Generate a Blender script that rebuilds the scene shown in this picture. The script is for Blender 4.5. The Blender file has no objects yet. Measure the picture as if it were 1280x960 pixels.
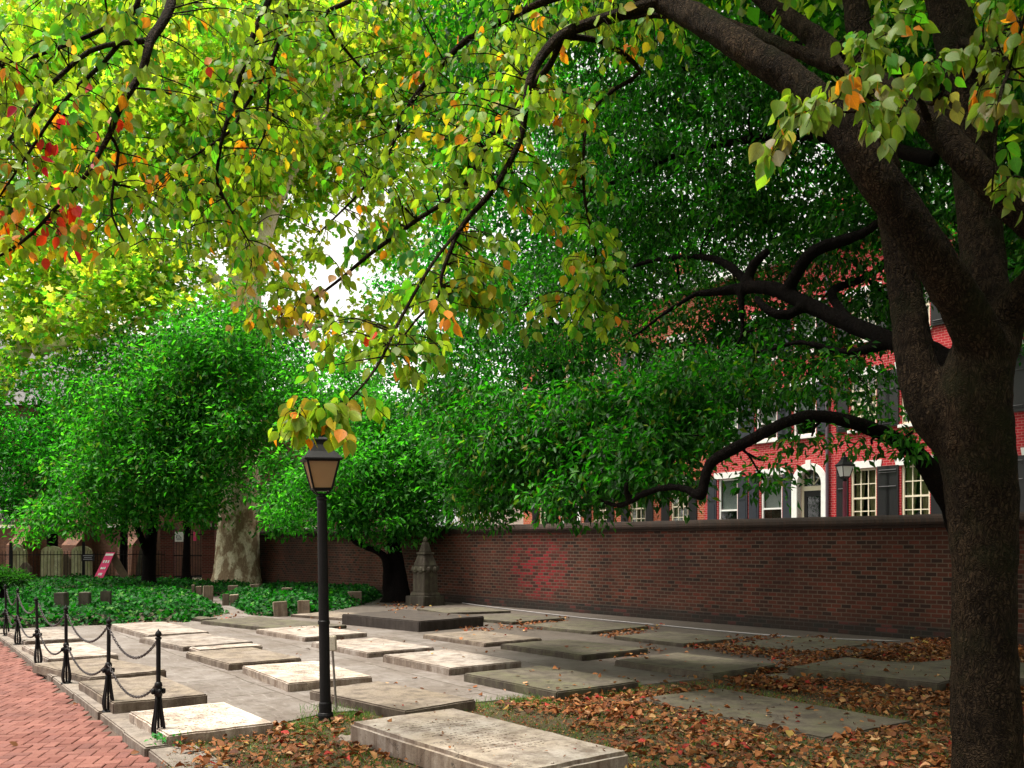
import bpy, bmesh, math, random
import numpy as np
from mathutils import Vector, Matrix

random.seed(7)
rng = np.random.default_rng(7)
sc = bpy.context.scene
COL = sc.collection
F = 1150.0          # focal length in photo pixels (1280 wide)
HY = 680.0          # horizon row
CH = 1.65           # eye height


def G(px, py, z=0.0):
    d = F * (CH - z) / (py - HY)
    return Vector(((px - 640) / F * d, d, z))


def D(px, py, d):
    return Vector(((px - 640) / F * d, d, CH - (py - HY) / F * d))


# ------------------------------------------------------------------ node helpers
def new_mat(name):
    m = bpy.data.materials.new(name)
    m.use_nodes = True
    nt = m.node_tree
    nt.nodes.clear()
    out = nt.nodes.new('ShaderNodeOutputMaterial')
    return m, nt, out


class N:
    def __init__(s, nt):
        s.nt = nt

    def __call__(s, typ, ins=None, **kw):
        n = s.nt.nodes.new('ShaderNode' + typ)
        for k, v in kw.items():
            setattr(n, k, v)
        for k, v in (ins or {}).items():
            sock = n.inputs[k]
            if hasattr(v, 'is_linked') and hasattr(v, 'node'):
                s.nt.links.new(v, sock)
            else:
                sock.default_value = v
        return n

    def mix(s, fac, a, b, mode='MIX'):
        n = s.nt.nodes.new('ShaderNodeMix')
        n.data_type = 'RGBA'
        n.blend_type = mode
        for idx, v in ((0, fac), (6, a), (7, b)):
            if hasattr(v, 'is_linked') and hasattr(v, 'node'):
                s.nt.links.new(v, n.inputs[idx])
            else:
                if idx and len(v) == 3:
                    v = (*v, 1)
                n.inputs[idx].default_value = v
        return n.outputs[2]

    def math(s, op, a, b=0.0, clamp=False):
        n = s.nt.nodes.new('ShaderNodeMath')
        n.operation = op
        n.use_clamp = clamp
        for i, v in enumerate((a, b)):
            if hasattr(v, 'is_linked') and hasattr(v, 'node'):
                s.nt.links.new(v, n.inputs[i])
            else:
                n.inputs[i].default_value = v
        return n.outputs[0]

    def ramp(s, fac, stops):
        n = s.nt.nodes.new('ShaderNodeValToRGB')
        els = n.color_ramp.elements
        while len(els) < len(stops):
            els.new(0.5)
        for e, (p, c) in zip(els, stops):
            e.position = p
            e.color = (*c, 1) if len(c) == 3 else c
        s.nt.links.new(fac, n.inputs[0])
        return n.outputs[0]

    def noise(s, vec, scale, detail=4.0, rough=0.55):
        n = s('TexNoise', {'Scale': scale, 'Detail': detail, 'Roughness': rough})
        if vec is not None:
            s.nt.links.new(vec, n.inputs['Vector'])
        return n.outputs['Fac']

    def bump(s, h, strength=0.3, dist=0.02, normal=None):
        n = s('Bump', {'Height': h, 'Strength': strength, 'Distance': dist})
        if normal is not None:
            s.nt.links.new(normal, n.inputs['Normal'])
        return n.outputs[0]

    def bsdf(s, out, col, rough=0.7, normal=None, metal=0.0, spec=0.4):
        b = s('BsdfPrincipled', {'Base Color': col if hasattr(col, 'node') else (*col, 1), 'Roughness': rough,
                                 'Metallic': metal, 'Specular IOR Level': spec})
        if normal is not None:
            s.nt.links.new(normal, b.inputs['Normal'])
        s.nt.links.new(b.outputs[0], out.inputs[0])
        return b


def speckle(name, c1, c2, c3=None, scale=6.0, rough=0.75, bump=0.25, dist=0.01, metal=0.0, spec=0.4):
    m, nt, out = new_mat(name)
    n = N(nt)
    co = n('TexCoord').outputs['Object']
    a = n.noise(co, scale, 6)
    f = n.noise(co, scale * 9, 5, 0.65)
    col = n.mix(n.ramp(a, [(0.35, (0, 0, 0)), (0.65, (1, 1, 1))]), c1, c2)
    if c3:
        col = n.mix(n.ramp(f, [(0.52, (0, 0, 0)), (0.68, (0.8, 0.8, 0.8))]), col, c3)
    nb = n.bump(f, bump, dist)
    n.bsdf(out, col, rough, nb, metal, spec)
    return m


def plain(name, c, rough=0.5, metal=0.0, spec=0.5):
    v = 0.82
    return speckle(name, c, tuple(x * v for x in c), None, 14, rough, 0.05, 0.003, metal, spec)


def brick_mat(name, c1, c2, mortar, bw=0.215, bh=0.072, ms=0.008, dark=None, lift=None, bump=0.5, patch=None, mossy=None, grime=1.0):
    m, nt, out = new_mat(name)
    n = N(nt)
    co = n('TexCoord').outputs['Object']
    sp = n('SeparateXYZ', {0: co})
    wob = n.noise(co, 3.0, 2)
    x = n.math('ADD', sp.outputs[0], sp.outputs[1])
    z = n.math('ADD', sp.outputs[2], n.math('MULTIPLY', n.math('SUBTRACT', wob, 0.5), 0.012))
    vec = n('CombineXYZ', {0: x, 1: z, 2: 0.0}).outputs[0]
    br = n('TexBrick', {'Vector': vec, 'Color1': (*c1, 1), 'Color2': (*c2, 1), 'Mortar': (*mortar, 1), 'Scale': 1.0,
                        'Mortar Size': ms, 'Mortar Smooth': 0.25, 'Bias': 0.0, 'Brick Width': bw, 'Row Height': bh})
    br.offset = 0.5
    # per brick value, from snapped brick coordinates
    row = n.math('FLOOR', n.math('DIVIDE', z, bh))
    off = n.math('MULTIPLY', n.math('SUBTRACT', 1.0, n.math('MODULO', n.math('ABSOLUTE', row), 2.0)), 0.5)
    bx = n.math('FLOOR', n.math('ADD', n.math('DIVIDE', x, bw), off))
    wn = n('TexWhiteNoise', {'Vector': n('CombineXYZ', {0: bx, 1: row, 2: 1.0}).outputs[0]}, noise_dimensions='3D').outputs['Value']
    col = br.outputs['Color']
    brickmask = n.math('SUBTRACT', 1.0, br.outputs['Fac'])
    if dark:
        k = n.math('MULTIPLY', n.ramp(wn, [(0.6, (0, 0, 0)), (0.95, (1, 1, 1))]), brickmask)
        col = n.mix(n.math('MULTIPLY', k, 0.85), col, dark)
    if lift:
        k = n.math('MULTIPLY', n.ramp(wn, [(0.06, (1, 1, 1)), (0.16, (0, 0, 0))]), brickmask)
        col = n.mix(n.math('MULTIPLY', k, 0.8), col, lift)
    big = n.noise(co, 0.7, 5, 0.6)
    col = n.mix(n.ramp(big, [(0.3, (0.75 * grime,) * 3), (0.6, (0, 0, 0))]), col, n.mix(1.0, col, (0.4, 0.36, 0.33), 'MULTIPLY'))
    if patch:
        (cx, cz, rx, rz, pc) = patch
        dx = n.math('DIVIDE', n.math('SUBTRACT', x, cx), rx)
        dz = n.math('DIVIDE', n.math('SUBTRACT', z, cz), rz)
        dd = n.math('ADD', n.math('MULTIPLY', dx, dx), n.math('MULTIPLY', dz, dz))
        dd = n.math('ADD', dd, n.math('MULTIPLY', n.math('SUBTRACT', n.noise(co, 4, 4), 0.5), 1.6))
        pm = n.math('MULTIPLY', n.ramp(dd, [(0.1, (0.85, 0.85, 0.85)), (1.15, (0, 0, 0))]), brickmask)
        pm = n.math('MULTIPLY', pm, n.ramp(wn, [(0.35, (1, 1, 1)), (0.6, (0.12, 0.12, 0.12))]))
        col = n.mix(pm, col, pc)
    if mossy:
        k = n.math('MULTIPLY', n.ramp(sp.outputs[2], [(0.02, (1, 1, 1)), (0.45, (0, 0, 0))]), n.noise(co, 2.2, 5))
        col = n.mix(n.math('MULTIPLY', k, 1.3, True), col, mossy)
    fine = n.noise(co, 60, 4, 0.7)
    col = n.mix(0.35 * grime, col, n.mix(1.0, col, n.ramp(fine, [(0.3, (0.45, 0.45, 0.45)), (0.7, (1, 1, 1))]), 'MULTIPLY'))
    h = n.math('ADD', n.math('MULTIPLY', brickmask, 1.0), n.math('MULTIPLY', fine, 0.35))
    n.bsdf(out, col, 0.85, n.bump(h, bump, 0.012), 0, 0.25)
    return m


def leaf_mat(name, trans=0.4, rough=0.45, spec=0.35, boost=(1.25, 1.3, 0.7), veins=False):
    m, nt, out = new_mat(name)
    n = N(nt)
    a = n('Attribute', attribute_name='leafcol').outputs['Color']
    co = n('TexCoord').outputs['Object']
    mott = n.noise(co, 45, 3)
    col = n.mix(n.ramp(mott, [(0.35, (0.35, 0.35, 0.35)), (0.65, (0, 0, 0))]), a, n.mix(1.0, a, (0.72, 0.66, 0.55), 'MULTIPLY'))
    if veins:
        uv = n('SeparateXYZ', {0: n('Attribute', attribute_name='leafuv').outputs['Vector']})
        b = n.math('ABSOLUTE', uv.outputs[1])
        mid = n.math('LESS_THAN', b, 0.022)
        sv = n.math('FRACT', n.math('MULTIPLY', n.math('SUBTRACT', uv.outputs[0], n.math('MULTIPLY', b, 0.75)), 6.5))
        vein = n.math('MAXIMUM', mid, n.math('MULTIPLY', n.math('LESS_THAN', sv, 0.13), 0.6))
        spots = n.ramp(n.noise(co, 70, 3), [(0.66, (0, 0, 0)), (0.72, (0.7, 0.7, 0.7))])
        edge = n.ramp(n.math('ADD', b, n.math('MULTIPLY', n.noise(co, 22, 3), 0.35)), [(0.5, (0, 0, 0)), (0.68, (0.45, 0.45, 0.45))])
        col = n.mix(edge, col, (0.30, 0.15, 0.03))
        col = n.mix(spots, col, (0.10, 0.05, 0.015))
        col = n.mix(n.math('MULTIPLY', vein, 0.4), col, n.mix(1.0, col, (1.45, 1.4, 1.3), 'MULTIPLY'))
    p = n('BsdfPrincipled', {'Base Color': col, 'Roughness': rough, 'Specular IOR Level': spec})
    tcol = n.mix(1.0, col, boost, 'MULTIPLY')
    t = n('BsdfTranslucent', {'Color': tcol})
    mx = n('MixShader', {0: trans, 1: p.outputs[0], 2: t.outputs[0]})
    nt.links.new(mx.outputs[0], out.inputs[0])
    return m


def bark_mat(name, c1, c2, c3, vert=5.0, scale=14.0, bump=0.9, moss=None):
    m, nt, out = new_mat(name)
    n = N(nt)
    co = n('TexCoord').outputs['Object']
    mp = n('Mapping', {'Vector': co, 'Scale': (1, 1, 1.0 / vert)}).outputs[0]
    f = n.noise(mp, scale * 1.5, 8, 0.7)
    w = n.noise(co, 3, 3)
    v = n('TexVoronoi', {'Vector': n('VectorMath', {0: mp, 1: n('CombineXYZ', {0: w, 1: w, 2: w}).outputs[0]}, operation='ADD').outputs[0],
                         'Scale': scale * 1.6}, feature='DISTANCE_TO_EDGE').outputs['Distance']
    ridge = n.ramp(n.math('ADD', v, n.math('MULTIPLY', n.math('SUBTRACT', f, 0.5), 0.35)), [(0.0, (0.1, 0.1, 0.1)), (0.26, (1, 1, 1))])
    col = n.mix(ridge, c3, n.mix(n.ramp(f, [(0.35, (0, 0, 0)), (0.65, (1, 1, 1))]), c1, c2))
    lv = n.noise(mp, 3.2, 5, 0.6)
    col = n.mix(n.ramp(lv, [(0.35, (0.75, 0.75, 0.75)), (0.55, (0, 0, 0))]), col, n.mix(1.0, col, (0.4, 0.38, 0.36), 'MULTIPLY'))
    col = n.mix(n.ramp(lv, [(0.56, (0, 0, 0)), (0.72, (0.6, 0.6, 0.6))]), col, n.mix(1.0, col, (1.7, 1.6, 1.45), 'MULTIPLY'))
    if moss:
        col = n.mix(n.ramp(n.noise(co, 2.2, 5), [(0.52, (0, 0, 0)), (0.66, (0.6, 0.6, 0.6))]), col, moss)
    h = n.math('ADD', n.math('MULTIPLY', ridge, 0.7), f)
    n.bsdf(out, col, 0.95, n.bump(h, bump, 0.06), 0, 0.08)
    return m


def sycamore_bark():
    m, nt, out = new_mat('sycamore_bark')
    n = N(nt)
    co = n('TexCoord').outputs['Object']
    mp = n('Mapping', {'Vector': co, 'Scale': (1, 1, 0.55)}).outputs[0]
    a = n.noise(mp, 2.6, 7, 0.62)
    b = n.noise(mp, 7.0, 6, 0.6)
    sp = n('SeparateXYZ', {0: co}).outputs[2]
    hi = n.math('MULTIPLY', sp, 0.03)
    lo = n.math('ADD', a, n.math('SUBTRACT', hi, 0.045))
    col = n.mix(n.ramp(lo, [(0.47, (0, 0, 0)), (0.5, (1, 1, 1))]), (0.30, 0.21, 0.13), (0.5, 0.41, 0.27))
    col = n.mix(n.ramp(n.math('ADD', lo, n.math('MULTIPLY', b, 0.3)), [(0.68, (0, 0, 0)), (0.7, (1, 1, 1))]), col, (0.74, 0.66, 0.48))
    f = n.noise(mp, 22, 6, 0.7)
    col = n.mix(n.ramp(f, [(0.35, (0.7, 0.7, 0.7)), (0.55, (0, 0, 0))]), col, n.mix(1.0, col, (0.5, 0.42, 0.36), 'MULTIPLY'))
    n.bsdf(out, col, 0.85, n.bump(n.math('ADD', f, a), 0.6, 0.03), 0, 0.2)
    return m


def stone_mat(name, base, dark, warm, text=0.0, rough=0.8, moss=None, mossamt=0.6):
    """weathered ledger stone: blotches, pits, stains and optionally rows of worn lettering (local x = length, y = width)"""
    m, nt, out = new_mat(name)
    n = N(nt)
    tc = n('TexCoord').outputs['Object']
    rnd = n('ObjectInfo').outputs['Random']
    off = n.math('MULTIPLY', rnd, 37.0)
    co = n('VectorMath', {0: tc, 1: n('CombineXYZ', {0: off, 1: off, 2: off}).outputs[0]}, operation='ADD').outputs[0]
    a = n.noise(co, 1.6, 7, 0.62)
    b = n.noise(co, 5.0, 7, 0.65)
    c = n.noise(co, 70, 4, 0.7)
    e = n.noise(co, 24, 5, 0.75)
    col = n.mix(n.ramp(a, [(0.38, (0, 0, 0)), (0.62, (1, 1, 1))]), base, warm)
    col = n.mix(n.ramp(b, [(0.38, (0.95, 0.95, 0.95)), (0.56, (0, 0, 0))]), col, dark)
    nzz = n('SeparateXYZ', {0: n('NewGeometry').outputs['Normal']}).outputs[2]
    side = n.ramp(nzz, [(0.35, (1, 1, 1)), (0.75, (0, 0, 0))])
    strk = n.ramp(n.noise(n('Mapping', {'Vector': co, 'Scale': (9.0, 9.0, 0.8)}).outputs[0], 1.0, 5, 0.65), [(0.36, (0.9, 0.9, 0.9)), (0.62, (0.2, 0.2, 0.2))])
    col = n.mix(n.math('MULTIPLY', side, strk), col, n.mix(1.0, dark, (0.62, 0.52, 0.44), 'MULTIPLY'))  # soil streaks that also paint in the shade of upright faces
    crk = n('TexVoronoi', {'Vector': n('VectorMath', {0: co, 1: n('CombineXYZ', {0: a, 1: b, 2: a}).outputs[0]}, operation='ADD').outputs[0], 'Scale': 0.9}, feature='DISTANCE_TO_EDGE').outputs['Distance']
    col = n.mix(n.math('MULTIPLY', n.ramp(crk, [(0.0, (1, 1, 1)), (0.008, (0, 0, 0))]), n.math('GREATER_THAN', n.noise(co, 0.8, 2), 0.52)), col, (0.03, 0.024, 0.018))
    col = n.mix(n.ramp(c, [(0.3, (0.7, 0.7, 0.7)), (0.47, (0, 0, 0))]), col, n.mix(1.0, col, (0.45, 0.42, 0.38), 'MULTIPLY'))
    col = n.mix(n.ramp(e, [(0.28, (0.85, 0.85, 0.85)), (0.44, (0, 0, 0))]), col, n.mix(1.0, dark, (0.6, 0.55, 0.5), 'MULTIPLY'))
    val = n.math('ADD', 0.82, n.math('MULTIPLY', rnd, 0.3))
    col = n.mix(1.0, col, n('CombineXYZ', {0: val, 1: val, 2: val}).outputs[0], 'MULTIPLY')
    if moss:
        k = n.ramp(n.noise(co, 2.7, 6, 0.65), [(0.5, (0, 0, 0)), (0.64, (mossamt,) * 3)])
        col = n.mix(k, col, moss)
    h = n.math('ADD', n.math('MULTIPLY', b, 0.6), n.math('MULTIPLY', c, 0.5))
    if text:
        s = n('SeparateXYZ', {0: tc})
        nz = n('NewGeometry').outputs['Normal']
        up = n.math('GREATER_THAN', n('SeparateXYZ', {0: nz}).outputs[2], 0.9)
        row = n.math('FRACT', n.math('DIVIDE', s.outputs[0], 0.075))
        inrow = n.math('MULTIPLY', n.math('GREATER_THAN', row, 0.3), n.math('LESS_THAN', row, 0.72))
        rid = n.math('FLOOR', n.math('DIVIDE', s.outputs[0], 0.075))
        lv = n('CombineXYZ', {0: n.math('MULTIPLY', row, 1.2), 1: n.math('MULTIPLY', s.outputs[1], 34.0), 2: n.math('MULTIPLY', rid, 7.3)}).outputs[0]
        ln = n.noise(lv, 1.6, 2)
        lt = n.math('MULTIPLY', n.math('GREATER_THAN', ln, 0.54), inrow)
        wx = n.math('LESS_THAN', n.math('ABSOLUTE', s.outputs[1]), n.math('ADD', 0.2, n.math('MULTIPLY', n('TexWhiteNoise', {'W': rid}, noise_dimensions='1D').outputs['Value'], 0.22)))
        wy = n.math('LESS_THAN', n.math('ABSOLUTE', n.math('SUBTRACT', s.outputs[0], 0.1)), 0.62)
        lt = n.math('MULTIPLY', n.math('MULTIPLY', lt, wx), n.math('MULTIPLY', wy, up))
        lt = n.math('MULTIPLY', lt, text)
        col = n.mix(lt, col, n.mix(1.0, col, (0.3, 0.24, 0.19), 'MULTIPLY'))
        h = n.math('SUBTRACT', h, n.math('MULTIPLY', lt, 0.8))
    n.bsdf(out, col, rough, n.bump(h, 0.55, 0.012), 0, 0.3)
    return m


# ------------------------------------------------------------------ mesh helpers
class MB:
    def __init__(s):
        s.v = []
        s.f = []

    def add(s, verts, faces):
        o = len(s.v)
        s.v += [tuple(p) for p in verts]
        s.f += [tuple(i + o for i in f) for f in faces]
        return s

    def box(s, x0, x1, y0, y1, z0, z1, M=None, taper=1.0):
        cx, cy = (x0 + x1) / 2, (y0 + y1) / 2
        vs = []
        for z, t in ((z0, 1.0), (z1, taper)):
            for x, y in ((x0, y0), (x1, y0), (x1, y1), (x0, y1)):
                vs.append(Vector((cx + (x - cx) * t, cy + (y - cy) * t, z)))
        if M is not None:
            vs = [M @ p for p in vs]
        return s.add(vs, [(0, 3, 2, 1), (4, 5, 6, 7), (0, 1, 5, 4), (1, 2, 6, 5), (2, 3, 7, 6), (3, 0, 4, 7)])

    def prism(s, poly, z0, z1):
        n = len(poly)
        vs = [(p[0], p[1], z0) for p in poly] + [(p[0], p[1], z1) for p in poly]
        fs = [tuple(range(n - 1, -1, -1)), tuple(range(n, 2 * n))]
        fs += [(i, (i + 1) % n, n + (i + 1) % n, n + i) for i in range(n)]
        return s.add(vs, fs)

    def extrude_x(s, prof, x0, x1, seg=1, jit=0.0):
        """profile of (y, z) points swept along x"""
        n = len(prof)
        vs = []
        for k in range(seg + 1):
            x = x0 + (x1 - x0) * k / seg
            j = random.uniform(-jit, jit)
            vs += [(x, y, z + j) for y, z in prof]
        fs = [(k * n + i, k * n + (i + 1) % n, (k + 1) * n + (i + 1) % n, (k + 1) * n + i) for k in range(seg) for i in range(n)]
        fs += [tuple(range(n - 1, -1, -1)), tuple(seg * n + i for i in range(n))]
        return s.add(vs, fs)

    def extrude_y(s, prof, y0, y1):
        n = len(prof)
        vs = [(x, y0, z) for x, z in prof] + [(x, y1, z) for x, z in prof]
        fs = [tuple(range(n)), tuple(range(2 * n - 1, n - 1, -1))]
        fs += [(i, n + i, n + (i + 1) % n, (i + 1) % n) for i in range(n)]
        return s.add(vs, fs)

    def lathe(s, prof, n=16, c=(0, 0, 0), sq=None):
        """prof of (r, z); n sides"""
        vs = []
        a0 = math.pi / n if n == 4 else 0
        for r, z in prof:
            for k in range(n):
                a = a0 + 2 * math.pi * k / n
                vs.append((c[0] + r * math.cos(a), c[1] + r * math.sin(a), c[2] + z))
        m = len(prof)
        fs = [(i * n + k, i * n + (k + 1) % n, (i + 1) * n + (k + 1) % n, (i + 1) * n + k) for i in range(m - 1) for k in range(n)]
        fs += [tuple(range(n - 1, -1, -1)), tuple((m - 1) * n + k for k in range(n))]
        return s.add(vs, fs)

    def tube(s, pts, rad, n=8, wob=0.0):
        pts = [Vector(p) for p in pts]
        if not hasattr(rad, '__len__'):
            rad = [rad] * len(pts)
        t0 = (pts[1] - pts[0]).normalized()
        nrm = t0.orthogonal().normalized()
        vs = []
        ph = random.uniform(0, 6)
        for i, p in enumerate(pts):
            t = (pts[min(i + 1, len(pts) - 1)] - pts[max(i - 1, 0)])
            if t.length < 1e-6:
                t = t0
            t.normalize()
            nrm = (nrm - t * nrm.dot(t))
            if nrm.length < 1e-6:
                nrm = t.orthogonal()
            nrm.normalize()
            b = t.cross(nrm)
            for k in range(n):
                a = 2 * math.pi * k / n
                r = rad[i]
                if wob:
                    r *= 1 + wob * (math.sin(3 * a + ph + i * 0.25) * 0.5 + math.sin(2 * a - ph + i * 0.4) * 0.5)
                vs.append(p + nrm * (math.cos(a) * r) + b * (math.sin(a) * r))
        m = len(pts)
        fs = [(i * n + k, i * n + (k + 1) % n, (i + 1) * n + (k + 1) % n, (i + 1) * n + k) for i in range(m - 1) for k in range(n)]
        fs += [tuple(range(n - 1, -1, -1)), tuple((m - 1) * n + k for k in range(n))]
        return s.add(vs, fs)

    def build(s, name, mat, parent=None, origin=None, smooth=False, bevel=0.0):
        me = bpy.data.meshes.new(name)
        vs = s.v
        if origin is not None:
            ox, oy, oz = origin
            vs = [(x - ox, y - oy, z - oz) for x, y, z in vs]
        me.from_pydata(vs, [], s.f)
        if bevel:
            bm = bmesh.new()
            bm.from_mesh(me)
            es = [e for e in bm.edges if len(e.link_faces) == 2 and e.calc_face_angle(0) > 0.6]
            bmesh.ops.bevel(bm, geom=es, offset=bevel, segments=2, affect='EDGES', clamp_overlap=True)
            bm.to_mesh(me)
            bm.free()
        if smooth:
            me.polygons.foreach_set('use_smooth', [True] * len(me.polygons))
        if mat:
            me.materials.append(mat)
        o = bpy.data.objects.new(name, me)
        COL.objects.link(o)
        if parent is not None:
            o.parent = parent
        return o


def tag(o, label=None, cat=None, group=None, kind=None):
    if label:
        o['label'] = label
    if cat:
        o['category'] = cat
    if group:
        o['group'] = group
    if kind:
        o['kind'] = kind
    return o


def thing(name, label, cat, loc=(0, 0, 0), rz=0.0, group=None):
    o = bpy.data.objects.new(name, None)
    o.empty_display_size = 0.2
    COL.objects.link(o)
    o.location = loc
    o.rotation_euler = (0, 0, rz)
    return tag(o, label, cat, group)


def dup(root, loc, rz=None, label=None):
    r = root.copy()
    COL.objects.link(r)
    r.location = loc
    if rz is not None:
        r.rotation_euler = (0, 0, rz)
    if label:
        r['label'] = label
    for ch in list(root.children):
        c = ch.copy()
        COL.objects.link(c)
        c.parent = r
        for g in list(ch.children):
            d = g.copy()
            COL.objects.link(d)
            d.parent = c
    return r


def mesh_np(name, V, faces_flat, starts, mat, parent=None, col=None, smooth=False):
    me = bpy.data.meshes.new(name)
    me.vertices.add(len(V))
    me.vertices.foreach_set('co', np.ascontiguousarray(V, dtype=np.float32).ravel())
    me.loops.add(len(faces_flat))
    me.loops.foreach_set('vertex_index', faces_flat.astype(np.int32))
    me.polygons.add(len(starts))
    me.polygons.foreach_set('loop_start', starts.astype(np.int32))
    me.update(calc_edges=True)
    if smooth:
        me.polygons.foreach_set('use_smooth', np.ones(len(starts), dtype=bool))
    if col is not None:
        at = me.attributes.new('leafcol', 'FLOAT_COLOR', 'POINT')
        at.data.foreach_set('color', np.ascontiguousarray(col, dtype=np.float32).ravel())
    if col is not None and _last_uv is not None and len(_last_uv) == len(V):
        at = me.attributes.new('leafuv', 'FLOAT_VECTOR', 'POINT')
        at.data.foreach_set('vector', np.ascontiguousarray(_last_uv, dtype=np.float32).ravel())
    me.materials.append(mat)
    o = bpy.data.objects.new(name, me)
    COL.objects.link(o)
    if parent is not None:
        o.parent = parent
    return o


_last_uv = None
KITE_V = np.array([[0, 0, 0], [0.42, 0.5, 0.13], [1, 0, -0.06], [0.42, -0.5, 0.13]])
KITE_F = [(0, 2, 1), (0, 3, 2)]
_T = [0, .07, .18, .32, .47, .62, .77, .9, 1.0]
_Wd = [0, .2, .38, .49, .5, .41, .25, .09, 0]
OV_V = np.array([[t, 0, -.12 * t * t] for t in _T] + [[_T[k], _Wd[k], .16 * _Wd[k] - .12 * _T[k] ** 2] for k in range(1, 8)]
                + [[_T[k], -_Wd[k], .16 * _Wd[k] - .12 * _T[k] ** 2] for k in range(1, 8)])
OV_F = [(0, 1, 9)] + [(k, k + 1, 9 + k, 8 + k) for k in range(1, 7)] + [(7, 8, 15)] + [(0, 16, 1)] + [(k, 15 + k, 16 + k, k + 1) for k in range(1, 7)] + [(7, 22, 8)]
DEAD_V = np.array([[0, 0, 0], [0.33, 0, -0.02], [0.66, 0, -0.02], [1, 0, -0.12],
                   [0.13, 0.3, 0.05], [0.42, 0.5, 0.10], [0.76, 0.27, 0.02],
                   [0.13, -0.3, 0.05], [0.42, -0.5, 0.10], [0.76, -0.27, 0.02]])
DEAD_F = [(0, 1, 4), (1, 2, 5, 4), (2, 3, 6, 5), (0, 7, 1), (1, 7, 8, 2), (2, 8, 9, 3)]
PALM_V = np.array([[0, 0, 0], [0.22, 0.45, 0.10], [0.38, 0.2, 0.05], [0.62, 0.5, 0.14], [0.7, 0.17, 0.03], [1, 0, -0.08],
                   [0.7, -0.17, 0.03], [0.62, -0.5, 0.14], [0.38, -0.2, 0.05], [0.22, -0.45, 0.10], [0.5, 0, 0.0]])
PALM_F = [(0, 10, 2, 1), (10, 4, 3, 2), (10, 5, 4), (10, 6, 5), (10, 8, 7, 6), (0, 9, 8, 10)]


def norm(a):
    return a / np.maximum(np.linalg.norm(a, axis=1, keepdims=True), 1e-9)


def leaves(name, P, T, NN, L, W, col, mat, parent=None, origin=(0, 0, 0), shape='kite', curl=None):
    tv, tf = {'kite': (KITE_V, KITE_F), 'ovate': (OV_V, OV_F), 'dead': (DEAD_V, DEAD_F), 'palm': (PALM_V, PALM_F)}[shape]
    n = len(P)
    T = norm(T)
    B = norm(np.cross(NN, T))
    Nn = np.cross(T, B)
    k = len(tv)
    if curl is None:
        curl = np.ones(n)
    V = (P[:, None, :] + tv[None, :, 0:1] * (T * L[:, None])[:, None, :] + tv[None, :, 1:2] * (B * W[:, None])[:, None, :]
         + tv[None, :, 2:3] * (Nn * (L * curl)[:, None])[:, None, :])
    V = V.reshape(-1, 3) - np.array(origin)
    loc = np.concatenate([np.array(f) for f in tf])
    lens = np.array([len(f) for f in tf])
    st = np.concatenate([[0], np.cumsum(lens)[:-1]])
    flat = (np.arange(n)[:, None] * k + loc[None, :]).ravel()
    starts = (np.arange(n)[:, None] * lens.sum() + st[None, :]).ravel()
    global _last_uv
    _last_uv = np.tile(np.stack([tv[:, 0], tv[:, 1], np.zeros(k)], 1), (n, 1)) if shape == 'ovate' else None
    C = np.concatenate([col, np.ones((n, 1))], 1)
    C = np.repeat(C, k, axis=0)
    return mesh_np(name, V, flat, starts, mat, parent, C, smooth=(shape != 'kite'))


def palette(n, cols, weights, var=0.25):
    cols = np.array(cols)
    w = np.array(weights, float)
    idx = rng.choice(len(cols), n, p=w / w.sum())
    c = cols[idx]
    v = rng.uniform(1 - var, 1 + var, (n, 1))
    h = rng.uniform(1 - var * 0.35, 1 + var * 0.35, (n, 3))
    return np.clip(c * v * h, 0.001, 0.95)


def catmull(pts, rad, step):
    pts = [Vector(p) for p in pts]
    P = [pts[0] * 2 - pts[1]] + pts + [pts[-1] * 2 - pts[-2]]
    out, ro = [], []
    for i in range(1, len(P) - 2):
        a, b, c, d = P[i - 1:i + 3]
        k = max(2, int((c - b).length / step))
        for j in range(k):
            t = j / k
            out.append(0.5 * ((2 * b) + (c - a) * t + (2 * a - 5 * b + 4 * c - d) * t * t + (3 * b - a - 3 * c + d) * t ** 3))
            ro.append(rad[i - 1] + (rad[i] - rad[i - 1]) * t)
    out.append(pts[-1])
    ro.append(rad[-1])
    return out, ro


def px_path(spec):
    """(px, py, depth, radius in px) -> points and radii in metres"""
    return [D(a, b, d) for a, b, d, r in spec], [r / F * d for a, b, d, r in spec]


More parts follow.
